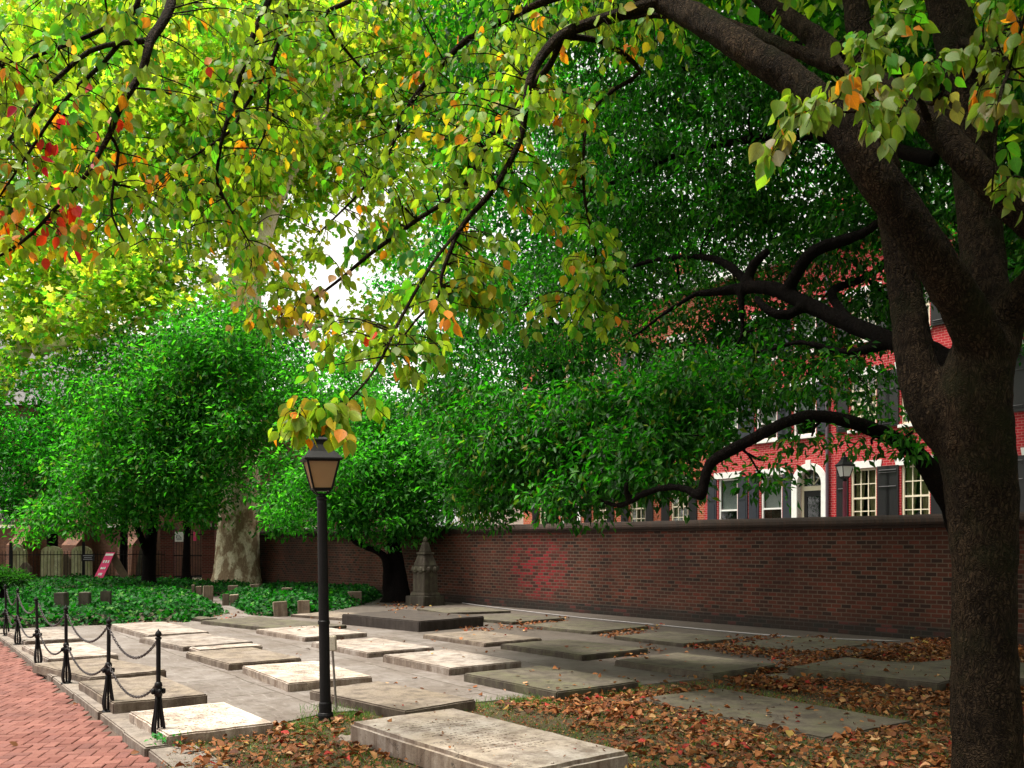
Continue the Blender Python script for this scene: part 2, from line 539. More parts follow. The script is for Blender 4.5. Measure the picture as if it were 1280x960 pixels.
class Tree:
    """collects limbs (remeshed to one skin) and thin branches; then leaf clumps"""

    def __init__(s, name, label, base, bark, group=None, voxel=0.03):
        s.root = thing(name, label, 'tree', base, 0, group)
        s.base = Vector(base)
        s.bark = bark
        s.trunk = MB()
        s.twig = MB()
        s.nodes = []
        s.nr = []
        s.voxel = voxel

    def limb(s, spec=None, pts=None, rad=None, n=12, step=0.12, thin=False, wob=0.06):
        if spec is not None:
            pts, rad = px_path(spec)
        p, r = catmull(pts, rad, step)
        (s.twig if thin else s.trunk).tube(p, r, n, wob)
        s.nodes += [tuple(q) for q in p]
        s.nr += r
        return p, r

    def nearest(s, q, up=0.5):
        A = np.array(s.nodes)
        q = np.array(q)
        d = np.linalg.norm(A - q, axis=1) + up * np.maximum(0, A[:, 2] - q[2])
        return int(np.argmin(d))

    def connect(s, q, rmax=0.05, rmin=0.012, sag=0.12, thin=True, n=6, up=0.3, step=0.25):
        i = s.nearest(q, up)
        a = Vector(s.nodes[i])
        q = Vector(q)
        L = (q - a).length
        if L < 0.15:
            return
        r0 = min(s.nr[i] * 0.7, rmax)
        j = lambda k: Vector((random.uniform(-1, 1), random.uniform(-1, 1), random.uniform(-.6, 1))) * L * k
        m1 = a.lerp(q, 0.33) + j(sag)
        m2 = a.lerp(q, 0.68) + j(sag)
        s.limb(pts=[a, m1, m2, q], rad=[r0, r0 * 0.75 + rmin * 0.2, r0 * 0.45 + rmin * 0.4, rmin], n=n, step=step, thin=thin, wob=0.05)

    def finish(s, smooth_iter=3, disp=0.012):
        o = s.trunk.build('trunk', s.bark, s.root, origin=s.base, smooth=True)
        if s.voxel:
            m = o.modifiers.new('skin', 'REMESH')
            m.mode = 'VOXEL'
            m.voxel_size = s.voxel
            m.use_smooth_shade = True
            m2 = o.modifiers.new('smooth', 'SMOOTH')
            m2.iterations = smooth_iter
            m2.factor = 0.5
            if disp:
                tx = bpy.data.textures.new('bark_lumps', 'CLOUDS')
                tx.noise_scale = 0.12
                m3 = o.modifiers.new('lumps', 'DISPLACE')
                m3.texture = tx
                m3.strength = disp * 2
                m3.mid_level = 0.5
        if s.twig.v:
            s.twig.build('branchwork', s.bark, s.root, origin=s.base, smooth=True)

    def crown(s, blobs, n_leaves, L, mat, cols, weights, clump_r=0.45, per=45, flat=0.6, droop=0.5, shape='kite', wfac=0.55,
              twigs=True, var=0.28, shell=0.45, name='crown', conn=0.05):
        """blobs: (px, py, depth, rx_px, rz_px[, weight, ry_factor])"""
        Pl, Tl = [], []
        wt = np.array([b[3] * b[4] * (b[5] if len(b) > 5 else 1.0) for b in blobs], float)
        wt /= wt.sum()
        for b, w in zip(blobs, wt):
            if isinstance(b[0], Vector):
                c, rx, rz = b[0], b[3], b[4]
                ry = rx
            else:
                c = D(b[0], b[1], b[2])
                rx, rz = b[3] / F * b[2], b[4] / F * b[2]
                ry = (b[6] if len(b) > 6 else 0.8) * (rx + rz) / 2
            if twigs:
                s.connect(c, rmax=conn, sag=0.1, step=0.4)
            nc = max(3, int(n_leaves * w / per))
            dirs = norm(rng.normal(size=(nc, 3)))
            rr = rng.uniform(0, 1, (nc, 1)) ** (1 / (3 * (1 + shell * 3)))
            rr *= rng.uniform(0.6, 1.28, (nc, 1))
            C = np.array(c) + dirs * rr * np.array([rx, ry, rz])
            if twigs:
                for q in C[rng.random(nc) < 0.30]:
                    s.connect(q, rmax=0.022, rmin=0.004, sag=0.1, n=4, step=0.45)
            cnt = rng.poisson(per, nc)
            cid = np.repeat(np.arange(nc), cnt)
            m = len(cid)
            cr = clump_r * rng.uniform(0.6, 1.35, nc)[cid][:, None]
            g = norm(rng.normal(size=(m, 3))) * rng.uniform(0.1, 1, (m, 1)) ** 0.5
            P = C[cid] + g * cr * np.array([1, 1, flat])
            T = g * 0.8 + rng.normal(size=(m, 3)) * 0.55 + np.array([0, 0, -droop])
            Pl.append(P)
            Tl.append(T)
        P = np.concatenate(Pl)
        T = norm(np.concatenate(Tl))
        keep = P[:, 2] > 0.25
        P, T = P[keep], T[keep]
        n = len(P)
        NN = rng.normal(size=(n, 3)) * 0.6 + np.array([0, 0, 1.0])
        Ls = L * rng.uniform(0.65, 1.3, n)
        return leaves(name, P, T, NN, Ls, Ls * wfac * rng.uniform(0.8, 1.2, n), palette(n, cols, weights, var), mat, s.root, s.base, shape)


# ------------------------------------------------------------------ camera, light, sky
cam = bpy.data.cameras.new('camera')
cam.sensor_width = 36
cam.lens = 36 * F / 1280
cam.shift_y = (HY - 480) / 1280
cam.clip_end = 3000
cam.clip_start = 0.05
co = bpy.data.objects.new('camera', cam)
co.location = (0, 0, CH)
co.rotation_euler = (math.pi / 2, 0, 0)
COL.objects.link(co)
sc.camera = co

SUN = Vector((-0.30, -0.02, 1.0)).normalized()
el = math.asin(SUN.z)
az = math.atan2(SUN.x, SUN.y)
sl = bpy.data.lights.new('sun', 'SUN')
sl.energy = 3.2
sl.angle = math.radians(12)
sl.color = (1.0, 0.94, 0.84)
so = bpy.data.objects.new('sun', sl)
so.rotation_mode = 'QUATERNION'
so.rotation_quaternion = SUN.to_track_quat('Z', 'Y')
COL.objects.link(so)

w = bpy.data.worlds.new('World')
sc.world = w
w.use_nodes = True
nt = w.node_tree
nt.nodes.clear()
n = N(nt)
sky = n('TexSky', sky_type='NISHITA', sun_disc=False, sun_elevation=el, sun_rotation=az, dust_density=3.0, air_density=1.0, ozone_density=1.0)
bw = n('RGBToBW', {0: sky.outputs[0]}).outputs[0]
grey = n('CombineXYZ', {0: bw, 1: bw, 2: bw}).outputs[0]
# thin bright cloud cover over the clear sky
tcw = n('TexCoord').outputs['Generated']
cl = n.noise(tcw, 2.2, 6)
mixc = n.mix(n.ramp(cl, [(0.25, (0.85, 0.85, 0.85)), (0.6, (1, 1, 1))]), sky.outputs[0], n.mix(1.0, grey, (1.95, 1.87, 1.74), 'MULTIPLY'))
bg = n('Background', {0: mixc, 1: 0.105})
ow = nt.nodes.new('ShaderNodeOutputWorld')
nt.links.new(bg.outputs[0], ow.inputs[0])

sc.view_settings.view_transform = 'Standard'
sc.view_settings.look = 'None'
sc.view_settings.exposure = 1.4
sc.view_settings.gamma = 1.0
sc.view_settings.use_curve_mapping = False
sc.render.engine = 'CYCLES'
cy = sc.cycles
cy.max_bounces = 7
cy.diffuse_bounces = 3
cy.glossy_bounces = 2
cy.transmission_bounces = 4
cy.transparent_max_bounces = 6
cy.caustics_reflective = False
cy.caustics_refractive = False
cy.sample_clamp_indirect = 4.0
cy.use_denoising = True
try:
    cy.denoiser = 'OPENIMAGEDENOISE'
    cy.denoising_prefilter = 'ACCURATE'
except Exception:
    pass

# ------------------------------------------------------------------ materials
M = {}
M['iron'] = speckle('black_iron', (0.004, 0.004, 0.0045), (0.006, 0.0055, 0.006), (0.014, 0.011, 0.01), 10, 0.5, 0.2, 0.004, 0.0, 0.15)
M['chain'] = speckle('rusted_chain', (0.014, 0.010, 0.011), (0.026, 0.015, 0.014), None, 30, 0.5, 0.2, 0.003)
M['oldwall'] = brick_mat('old_wall_brick', (0.04, 0.016, 0.011), (0.03, 0.013, 0.009), (0.06, 0.048, 0.038), 0.205, 0.084, 0.0095,
                         (0.016, 0.014, 0.012), (0.17, 0.035, 0.03), 0.8, None, (0.018, 0.016, 0.012))
M['coping'] = brick_mat('coping_brick', (0.05, 0.027, 0.018), (0.034, 0.02, 0.014), (0.024, 0.018, 0.014), 0.075, 0.6, 0.006, (0.03, 0.02, 0.016), None, 0.9)
M['house_a'] = brick_mat('rowhouse_red_brick', (0.44, 0.020, 0.030), (0.36, 0.018, 0.024), (0.5, 0.2, 0.18), 0.215, 0.08, 0.009, (0.30, 0.018, 0.022), None, 0.4, grime=.3)
M['house_b'] = brick_mat('rowhouse_rose_brick', (0.45, 0.030, 0.036), (0.37, 0.026, 0.03), (0.52, 0.23, 0.2), 0.215, 0.08, 0.009, (0.31, 0.022, 0.026), None, 0.4, grime=.3)
M['house_c'] = brick_mat('rowhouse_orange_brick', (0.44, 0.085, 0.03), (0.36, 0.065, 0.026), (0.5, 0.3, 0.22), 0.215, 0.08, 0.01, (0.28, 0.07, 0.04), None, 0.4, grime=.3)
M['brownstone'] = brick_mat('brown_church_brick', (0.17, 0.075, 0.045), (0.13, 0.058, 0.036), (0.17, 0.11, 0.08), 0.215, 0.075, 0.008, (0.1, 0.045, 0.035), None, 0.5)
M['pier_brick'] = brick_mat('pier_brick', (0.17, 0.035, 0.026), (0.12, 0.026, 0.02), (0.16, 0.12, 0.09), 0.215, 0.078, 0.008, (0.06, 0.02, 0.015), None, 0.5)
M['white'] = speckle('white_paint', (0.8, 0.79, 0.76), (0.7, 0.69, 0.66), None, 5, 0.5, 0.06, 0.004)
M['cream'] = speckle('cream_paint', (0.74, 0.66, 0.5), (0.68, 0.6, 0.45), None, 5, 0.5, 0.06, 0.004)
M['shutter_black'] = plain('black_shutter_paint', (0.014, 0.013, 0.015), 0.35)
M['shutter_grey'] = plain('slate_shutter_paint', (0.028, 0.032, 0.042), 0.4)
M['slatline'] = plain('worn_slat_paint', (0.25, 0.25, 0.27), 0.4)
M['darkroom'] = plain('dark_interior', (0.012, 0.012, 0.012), 0.9)
M['curtain'] = speckle('olive_curtain', (0.42, 0.38, 0.18), (0.3, 0.27, 0.12), None, 8, 0.9, 0.3, 0.02)
M['blind'] = speckle('pale_blind', (0.42, 0.46, 0.42), (0.36, 0.4, 0.37), None, 3, 0.8, 0.1, 0.01)
M['roof'] = speckle('slate_roof', (0.06, 0.06, 0.065), (0.09, 0.085, 0.085), None, 4, 0.8, 0.3, 0.02)
M['pipe'] = plain('purple_grey_downspout', (0.11, 0.075, 0.10), 0.5)
M['burgundy'] = plain('burgundy_paint', (0.16, 0.008, 0.03), 0.4)
M['pink'] = plain('magenta_sign_paint', (0.72, 0.012, 0.13), 0.5)
M['wood'] = speckle('grey_brown_wood', (0.2, 0.14, 0.09), (0.14, 0.1, 0.07), None, 8, 0.8, 0.3, 0.01)
M['beige'] = speckle('beige_painted_metal', (0.55, 0.5, 0.4), (0.45, 0.4, 0.32), (0.25, 0.2, 0.15), 8, 0.5, 0.1, 0.004)
M['greymetal'] = speckle('galvanised_stake', (0.22, 0.19, 0.17), (0.14, 0.12, 0.11), None, 20, 0.5, 0.1, 0.003, 0.3)
M['hose'] = plain('pale_grey_pipe_plastic', (0.24, 0.225, 0.22), 0.5)
M['soil'] = speckle('soil', (0.05, 0.04, 0.022), (0.035, 0.028, 0.016), (0.055, 0.065, 0.018), 3, 0.95, 0.6, 0.02)
M['turf'] = speckle('worn_turf', (0.032, 0.036, 0.009), (0.05, 0.034, 0.015), (0.07, 0.04, 0.016), 2.5, 0.95, 0.8, 0.02)
M['asphalt'] = speckle('asphalt', (0.05, 0.05, 0.05), (0.06, 0.058, 0.055), None, 3, 0.9, 0.4, 0.01)
M['concrete'] = speckle('pavement_concrete', (0.28, 0.26, 0.24), (0.24, 0.22, 0.2), None, 3, 0.85, 0.2, 0.01)
M['bark_dark'] = bark_mat('dark_bark', (0.034, 0.021, 0.012), (0.078, 0.051, 0.030), (0.008, 0.005, 0.003), 2.6, 24, 1.0, (0.022, 0.024, 0.009))
M['bark_black'] = bark_mat('blackish_bark', (0.007, 0.0045, 0.004), (0.013, 0.008, 0.0065), (0.004, 0.003, 0.003), 2.5, 24, 0.8)
M['bark_syc'] = sycamore_bark()
M['leaf_fg'] = leaf_mat('dogwood_leaf', 0.6, 0.5, 0.2, (1.5, 1.6, 0.5), True)
M['leaf_syc'] = leaf_mat('sycamore_leaf', 0.7, 0.55, 0.15, (1.3, 1.45, 0.55))
M['leaf_ever'] = leaf_mat('evergreen_leaf', 0.5, 0.5, 0.2, (0.8, 1.9, 0.3))
M['leaf_mag'] = leaf_mat('holly_leaf', 0.6, 0.5, 0.22, (1.1, 1.75, 0.4))
M['ivy'] = leaf_mat('ivy_leaf', 0.35, 0.6, 0.15, (0.8, 1.6, 0.3))
M['litter'] = leaf_mat('dead_leaf', 0.12, 0.7, 0.2, (1.3, 1.0, 0.6))
M['grass'] = leaf_mat('grass_blade', 0.35, 0.5, 0.3, (1.2, 1.3, 0.6))
M['pale'] = stone_mat('pale_marble', (0.44, 0.385, 0.34), (0.2, 0.155, 0.125), (0.38, 0.31, 0.24), 1.0)
M['pale_plain'] = stone_mat('pale_worn_marble', (0.30, 0.265, 0.235), (0.145, 0.115, 0.095), (0.27, 0.22, 0.18))
M['buff'] = stone_mat('buff_sandstone', (0.19, 0.155, 0.125), (0.095, 0.073, 0.058), (0.175, 0.138, 0.10), 0.4)
M['grey'] = stone_mat('grey_lichen_stone', (0.098, 0.082, 0.062), (0.046, 0.036, 0.028), (0.08, 0.07, 0.044), 0, 0.85, (0.10, 0.10, 0.05), 0.4)
M['tombdark'] = stone_mat('dark_tomb_stone', (0.05, 0.04, 0.033), (0.028, 0.022, 0.019), (0.045, 0.034, 0.027), 0, 0.9)
M['obelisk'] = stone_mat('grey_monument_stone', (0.08, 0.070, 0.053), (0.048, 0.04, 0.031), (0.072, 0.065, 0.043), 0, 0.9, (0.1, 0.1, 0.06), 0.4)
M['stub'] = stone_mat('buff_stub_stone', (0.25, 0.195, 0.14), (0.12, 0.095, 0.07), (0.2, 0.15, 0.105))
M['grave'] = stone_mat('mossy_gravestone', (0.55, 0.56, 0.36), (0.36, 0.37, 0.23), (0.48, 0.5, 0.28), 0, 0.85, (0.2, 0.25, 0.08), 0.5)
M['kerb'] = stone_mat('kerb_stone', (0.18, 0.155, 0.135), (0.11, 0.09, 0.075), (0.19, 0.155, 0.125))


def glass_mat(name, tint=(0.5, 0.5, 0.5), refl=0.25):
    m, nt, out = new_mat(name)
    n = N(nt)
    t = n('BsdfTransparent', {'Color': (*tint, 1)})
    g = n('BsdfGlossy', {'Color': (1, 1, 1, 1), 'Roughness': 0.03})
    fr = n('LayerWeight', {'Blend': 0.3}).outputs['Fresnel']
    f = n.math('MULTIPLY', n.math('ADD', fr, refl * 0.3), 0.4, True)
    mx = n('MixShader', {0: f, 1: t.outputs[0], 2: g.outputs[0]})
    nt.links.new(mx.outputs[0], out.inputs[0])
    return m


M['glass'] = glass_mat('window_glass', (0.8, 0.82, 0.82))


def amber_mat():
    m, nt, out = new_mat('frosted_amber_glass')
    n = N(nt)
    co = n('TexCoord').outputs['Object']
    f = n.noise(co, 12, 4)
    col = n.mix(f, (0.66, 0.50, 0.32), (0.58, 0.42, 0.26))
    p = n('BsdfPrincipled', {'Base Color': col, 'Roughness': 0.35})
    t = n('BsdfTranslucent', {'Color': col})
    mx0 = n('MixShader', {0: 0.55, 1: p.outputs[0], 2: t.outputs[0]})
    tr = n('BsdfTransparent', {'Color': (0.9, 0.75, 0.55, 1)})
    mx = n('MixShader', {0: 0.3, 1: mx0.outputs[0], 2: tr.outputs[0]})
    nt.links.new(mx.outputs[0], out.inputs[0])
    return m


M['amber'] = amber_mat()


def paving_mat():
    m, nt, out = new_mat('flagstones')
    n = N(nt)
    tc = n('TexCoord').outputs['Object']
    w = n.noise(tc, 1.3, 3)
    vec = n('VectorMath', {0: tc, 1: n('CombineXYZ', {0: n.math('MULTIPLY', n.math('SUBTRACT', w, 0.5), 0.12), 1: n.math('MULTIPLY', n.math('SUBTRACT', w, 0.5), 0.09), 2: 0.0}).outputs[0]}, operation='ADD').outputs[0]
    br = n('TexBrick', {'Vector': vec, 'Color1': (0.17, 0.148, 0.135, 1), 'Color2': (0.13, 0.110, 0.098, 1), 'Mortar': (0.05, 0.038, 0.028, 1), 'Scale': 1.0,
                        'Mortar Size': 0.012, 'Mortar Smooth': 0.3, 'Brick Width': 1.35, 'Row Height': 0.95})
    br.offset = 0.4
    a = n.noise(tc, 1.1, 7, 0.6)
    b = n.noise(tc, 7, 7, 0.7)
    mp = n('Mapping', {'Vector': tc, 'Scale': (1.0, 5.0, 1.0)}).outputs[0]
    c = n.noise(mp, 3.5, 6, 0.7)
    col = n.mix(n.ramp(a, [(0.4, (0.7, 0.7, 0.7)), (0.6, (0, 0, 0))]), br.outputs['Color'], (0.085, 0.064, 0.050))
    col = n.mix(n.ramp(b, [(0.35, (0.75, 0.75, 0.75)), (0.52, (0, 0, 0))]), col, n.mix(1.0, col, (0.5, 0.45, 0.42), 'MULTIPLY'))
    col = n.mix(n.ramp(c, [(0.56, (0, 0, 0)), (0.66, (0.5, 0.5, 0.5))]), col, (0.25, 0.225, 0.205))
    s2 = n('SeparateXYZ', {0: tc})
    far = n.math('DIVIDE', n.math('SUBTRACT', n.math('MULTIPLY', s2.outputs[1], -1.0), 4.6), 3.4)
    shade_mask = n.math('ADD', far, n.math('MULTIPLY', n.math('SUBTRACT', n.noise(tc, 0.9, 6, 0.6), 0.5), 1.5))
    shade_tone = n.mix(n.ramp(b, [(0.4, (0, 0, 0)), (0.6, (1, 1, 1))]), (0.034, 0.025, 0.018), (0.062, 0.048, 0.037))
    col = n.mix(n.ramp(shade_mask, [(0.2, (0, 0, 0)), (0.8, (0.85, 0.85, 0.85))]), col, shade_tone)  # shade away from the kerb, painted into the flagstone colour
    h = n.math('ADD', n.math('MULTIPLY', n.math('SUBTRACT', 1.0, br.outputs['Fac']), 1.0), n.math('ADD', n.math('MULTIPLY', b, 0.5), n.math('MULTIPLY', c, 0.4)))
    n.bsdf(out, col, n.math('ADD', 0.6, n.math('MULTIPLY', b, 0.4)), n.bump(h, 0.5, 0.02), 0, 0.35)
    return m


def path_mat():
    m, nt, out = new_mat('path_brick')
    n = N(nt)
    tc = n('TexCoord').outputs['Object']
    r = n('NewGeometry').outputs['Random Per Island']
    b = n.noise(tc, 2.0, 6, 0.6)
    c = n.noise(tc, 50, 5, 0.7)
    col = n.ramp(r, [(0.0, (0.115, 0.037, 0.027)), (0.35, (0.15, 0.053, 0.040)), (0.7, (0.185, 0.073, 0.056)), (1.0, (0.13, 0.048, 0.039))])
    col = n.mix(n.ramp(b, [(0.35, (0.6, 0.6, 0.6)), (0.6, (0, 0, 0))]), col, n.mix(1.0, col, (0.55, 0.5, 0.48), 'MULTIPLY'))
    col = n.mix(n.ramp(c, [(0.3, (0.6, 0.6, 0.6)), (0.5, (0, 0, 0))]), col, n.mix(1.0, col, (0.6, 0.55, 0.5), 'MULTIPLY'))
    n.bsdf(out, col, 0.8, n.bump(c, 0.4, 0.006), 0, 0.3)
    return m


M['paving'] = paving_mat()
M['path'] = path_mat()

# ------------------------------------------------------------------ setting: ground, path, kerb, paving
KU = Vector((-0.568, 0.823, 0)).normalized()
KV = Vector((0.823, 0.568, 0)).normalized()
K0 = G(181.7, 936.7)


def GR(a, b, z=0.0):
    p = K0 + KU * a + KV * b
    return Vector((p.x, p.y, z))


KROT = math.atan2(KU.y, KU.x)       # local x = KU ; local y = -KV

s = MB()
s.add([(-400, -60, -0.14), (400, -60, -0.14), (400, 700, -0.14), (-400, 700, -0.14)], [(0, 1, 2, 3)])
tag(s.build('ground', M['soil']), kind='structure')

# lawn side: raised slab of earth right of the kerb
s = MB()
poly = [GR(-14, 0.25), GR(-14, 9.4), GR(32, 7.5), GR(42, 7.5), GR(42, -30), GR(15.5, -30), GR(15.5, 0.25)]
s.prism([(p.x, p.y) for p in poly], -0.13, -0.012)
tag(s.build('lawn', M['turf']), kind='structure')

# path bricks, herringbone
MBp = MB()
bl, bwd, gap = 0.20, 0.10, 0.006


def in_path(x, y):
    r = Vector((x, y, 0)) - K0
    a, b = r.dot(KU), r.dot(KV)
    return -4.5 < a < 15.4 and -4.2 < b < -0.02 and y > 3.5


c45, s45 = math.cos(0.15), math.sin(0.15)
for i in range(-140, 141):
    for j in range(-40, 41):
        # herringbone lattice: units at (i*w + j*2w shifted)
        for k in (0, 1):
            X = i * bwd + j * 2 * bwd * 2
            Y = -i * bwd + 0
            # classic pattern: each diagonal step carries one horizontal and one vertical brick
            if k == 0:
                x0, y0, x1, y1 = i * bwd + j * 4 * bwd, i * bwd, i * bwd + j * 4 * bwd + bl, i * bwd + bwd
            else:
                x0, y0, x1, y1 = i * bwd + j * 4 * bwd + bl, i * bwd - bwd, i * bwd + j * 4 * bwd + bl + bwd, i * bwd + bl - bwd
            cx, cy_ = (x0 + x1) / 2, (y0 + y1) / 2
            wx = cx * c45 - cy_ * s45 - 5.0
            wy = cx * s45 + cy_ * c45 + 10.0
            if not in_path(wx, wy):
                continue
            hx, hy = (x1 - x0) / 2 - gap / 2, (y1 - y0) / 2 - gap / 2
            dz = random.uniform(-0.004, 0.004)
            ta, tb = random.uniform(-.012, .012), random.uniform(-.012, .012)
            vs = []
            for f, z in ((1.0, -0.085), (1.0, -0.061), (0.0, -0.056)):
                for sx, sy in ((-1, -1), (1, -1), (1, 1), (-1, 1)):
                    ins = 0.006 if f == 0.0 else 0
                    lx, ly = cx + sx * (hx - ins), cy_ + sy * (hy - ins)
                    zz = z + (0 if z < -0.08 else dz + (lx - cx) * ta + (ly - cy_) * tb)
                    vs.append((lx * c45 - ly * s45 - 5.0, lx * s45 + ly * c45 + 10.0, zz))
            MBp.add(vs, [(8, 9, 10, 11)] + [(q, (q + 1) % 4, 4 + (q + 1) % 4, 4 + q) for q in range(4)] + [(4 + q, 4 + (q + 1) % 4, 8 + (q + 1) % 4, 8 + q) for q in range(4)])
po = MBp.build('brick_path', M['path'])
tag(po, kind='structure')
s = MB()
pp = [GR(-9, 0.04), GR(15.45, 0.04), GR(15.45, -30), GR(-9, -30)]
s.add([(p.x, p.y, -0.068) for p in pp], [(0, 1, 2, 3)])
M['sand'] = speckle('joint_sand', (0.07, 0.04, 0.03), (0.055, 0.036, 0.026), (0.06, 0.06, 0.03), 5, 0.95, 0.4, 0.01)
tag(s.build('path_bed', M['sand']), kind='structure')

# kerb stones in a row
s = MB()
a = -6.0
while a < 15.2:
    L = random.uniform(0.7, 1.5)
    d = random.uniform(-0.02, 0.02)
    wv = random.uniform(0.33, 0.42)
    c = [GR(a + 0.008, d), GR(a + L - 0.008, d + random.uniform(-.01, .01)), GR(a + L - 0.008, wv), GR(a + 0.008, wv)]
    s.prism([(p.x, p.y) for p in c][::-1], -0.11, 0.012 + random.uniform(-.012, .012))
    a += L
ko = s.build('kerb', M['kerb'], bevel=0.012)
tag(ko, kind='structure')

# flagstone paving
pav_px = [(200, 932), (300, 915), (407, 891), (500, 884), (600, 877), (700, 868), (800, 856), (880, 848), (960, 836), (1040, 822), (1120, 812), (1180, 808)]
PE = [G(*p) for p in pav_px]
poly = [GR(-0.1, 0.3)] + PE[1:] + [Vector((7.7, 15.5, 0)), Vector((-11.6, 37.9, 0)), GR(30, 0.3), GR(15.5, 0.3)]
s = MB()
loc = [(p - K0) for p in poly]
loc2 = [(q.dot(KU), -q.dot(KV)) for q in loc]
s.prism(loc2, -0.05, 0.0)
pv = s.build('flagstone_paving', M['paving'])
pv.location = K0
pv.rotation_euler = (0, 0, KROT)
# local y axis of a frame turned by KROT is KU rotated +90 = (-0.823,-0.568) = -KV
tag(pv, kind='structure')
bm = bmesh.new(); bm.from_mesh(pv.data); bmesh.ops.recalc_face_normals(bm, faces=bm.faces); bm.to_mesh(pv.data); bm.free()

# street beyond the wall
WD = Vector((-0.652, 0.757, 0)).normalized()
WP = Vector((-0.87, 25.0, 0))
WNf = Vector((-0.757, -0.652, 0)).normalized()     # faces the graveyard
WROT = math.atan2(WD.y, WD.x)
HE = Vector((-0.573, 0.819, 0)).normalized()
HP = Vector((11.45, 30.0, 0))
HN = Vector((-0.819, -0.573, 0)).normalized()
HROT = math.atan2(HE.y, HE.x)


def HPT(t, o, z=0.0):
    p = HP + HE * t + HN * o
    return (p.x, p.y, z)


s = MB(); s.add([HPT(-40, 1.6, -0.02), HPT(-40, 9.0, -0.02), HPT(45, 9.0, -0.02), HPT(45, 1.6, -0.02)], [(0, 1, 2, 3)])
tag(s.build('street', M['asphalt']), kind='structure')
s = MB()
s.prism([HPT(-40, 1.6)[:2], HPT(45, 1.6)[:2], HPT(45, -9)[:2], HPT(-40, -9)[:2]], -0.1, 0.11)
tag(s.build('pavement', M['concrete']), kind='structure')

# ------------------------------------------------------------------ boundary wall
wall = thing('brick_wall', 'long dark red brick boundary wall with rounded coping behind the flat graves', 'wall', WP, WROT)
# local x along WD (left), local y = WD rotated 90 = (-0.757,-0.652) = toward graveyard
H = 1.93
s = MB(); s.box(-24, 16.5, -0.4, 0.0, -0.1, H)
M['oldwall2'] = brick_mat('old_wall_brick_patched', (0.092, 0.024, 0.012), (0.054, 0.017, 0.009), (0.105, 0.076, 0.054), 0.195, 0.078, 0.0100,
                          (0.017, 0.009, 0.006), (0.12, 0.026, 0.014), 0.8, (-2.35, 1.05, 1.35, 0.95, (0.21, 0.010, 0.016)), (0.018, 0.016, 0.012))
s.build('wall_body', M['oldwall2'], wall)
s = MB()
prof = [(0.0, H), (0.035, H + 0.003), (0.035, H + 0.05), (0.075, H + 0.055), (0.085, H + 0.10), (0.06, H + 0.155), (0.0, H + 0.195), (-0.1, H + 0.225), (-0.2, H + 0.235), (-0.3, H + 0.225), (-0.4, H + 0.195), (-0.46, H + 0.155), (-0.485, H + 0.10), (-0.475, H + 0.055), (-0.4, H + 0.05), (-0.4, H)]
s.extrude_x(prof[::-1], -24, 16.5, 160, 0.004)
s.build('coping', M['coping'], wall)
s = MB()
s.box(-24, 16.5, 0.0, 0.03, -0.1, 0.22)
s.build('plinth', M['oldwall'], wall)

# pipe along the foot of the wall
pts = []
for px, py in ((572, 752.5), (600, 757), (660, 764.5), (740, 773.5), (820, 781), (920, 790.5), (1000, 796.5), (1080, 800), (1125, 801.5)):
    p = G(px, py, 0.016)
    pts.append(p)
pth, rr = catmull(pts, [0.013] * len(pts), 0.3)
s = MB(); s.tube(pth, rr, 8)
o = s.build('hose', M['hose'], smooth=True)
tag(o, 'thin pale pipe running along the foot of the dark brick wall', 'pipe')

# ------------------------------------------------------------------ ledger stones
SLABS = []


def slab(key, L, Fp, R, h, mat, label, B=None, bev=0.014, name='ledger_stone', grp='flat ledger gravestones', back=None):
    """corners in photo pixels of the top face: left, front, right (or left, back, right when B is given)"""
    l, r = G(*L, h), G(*R, h)
    if B is not None:
        b = G(*B, h)
        f = l + r - b
    else:
        f = G(*Fp, h)
    e1, e2 = l - f, r - f                       # e1 along the length (away left), e2 along the width
    a1 = math.atan2(e1.y, e1.x)
    a2 = math.atan2(e2.y, e2.x) + math.pi / 2
    ang = math.atan2(math.sin(a1) + math.sin(a2), math.cos(a1) + math.cos(a2))
    la, lb = e1.length, e2.length
    c = f + (e1 + e2) / 2
    t = bpy.data.meshes.new(name)
    bm = bmesh.new()
    bmesh.ops.create_cube(bm, size=1)
    bmesh.ops.scale(bm, vec=(la, lb, h + 0.03), verts=bm.verts)
    bmesh.ops.translate(bm, vec=(0, 0, (h - 0.03) / 2), verts=bm.verts)
    for v in bm.verts:
        v.co.x += random.uniform(-.012, .012); v.co.y += random.uniform(-.012, .012)
    bmesh.ops.subdivide_edges(bm, edges=[e for e in bm.edges if abs(e.verts[0].co.z - e.verts[1].co.z) < .01], cuts=7, use_grid_fill=True)
    for v in bm.verts:
        v.co.x += random.uniform(-.004, .004); v.co.y += random.uniform(-.004, .004)
        if v.co.z > 0:
            v.co.z += random.uniform(-.003, .003)
    es = [e for e in bm.edges if len(e.link_faces) == 2 and e.calc_face_angle(0) > 0.6]
    bmesh.ops.bevel(bm, geom=es, offset=bev, segments=2, affect='EDGES', clamp_overlap=True)
    bm.to_mesh(t); bm.free()
    t.polygons.foreach_set('use_smooth', [False] * len(t.polygons))
    t.materials.append(M[mat])
    o = bpy.data.objects.new(name, t)
    COL.objects.link(o)
    o.location = (c.x, c.y, 0)
    o.rotation_euler = (random.uniform(-.004, .004), random.uniform(-.004, .004), ang)
    tag(o, label, 'gravestone', grp)
    SLABS.append((c, la, lb, ang, h))
    return o


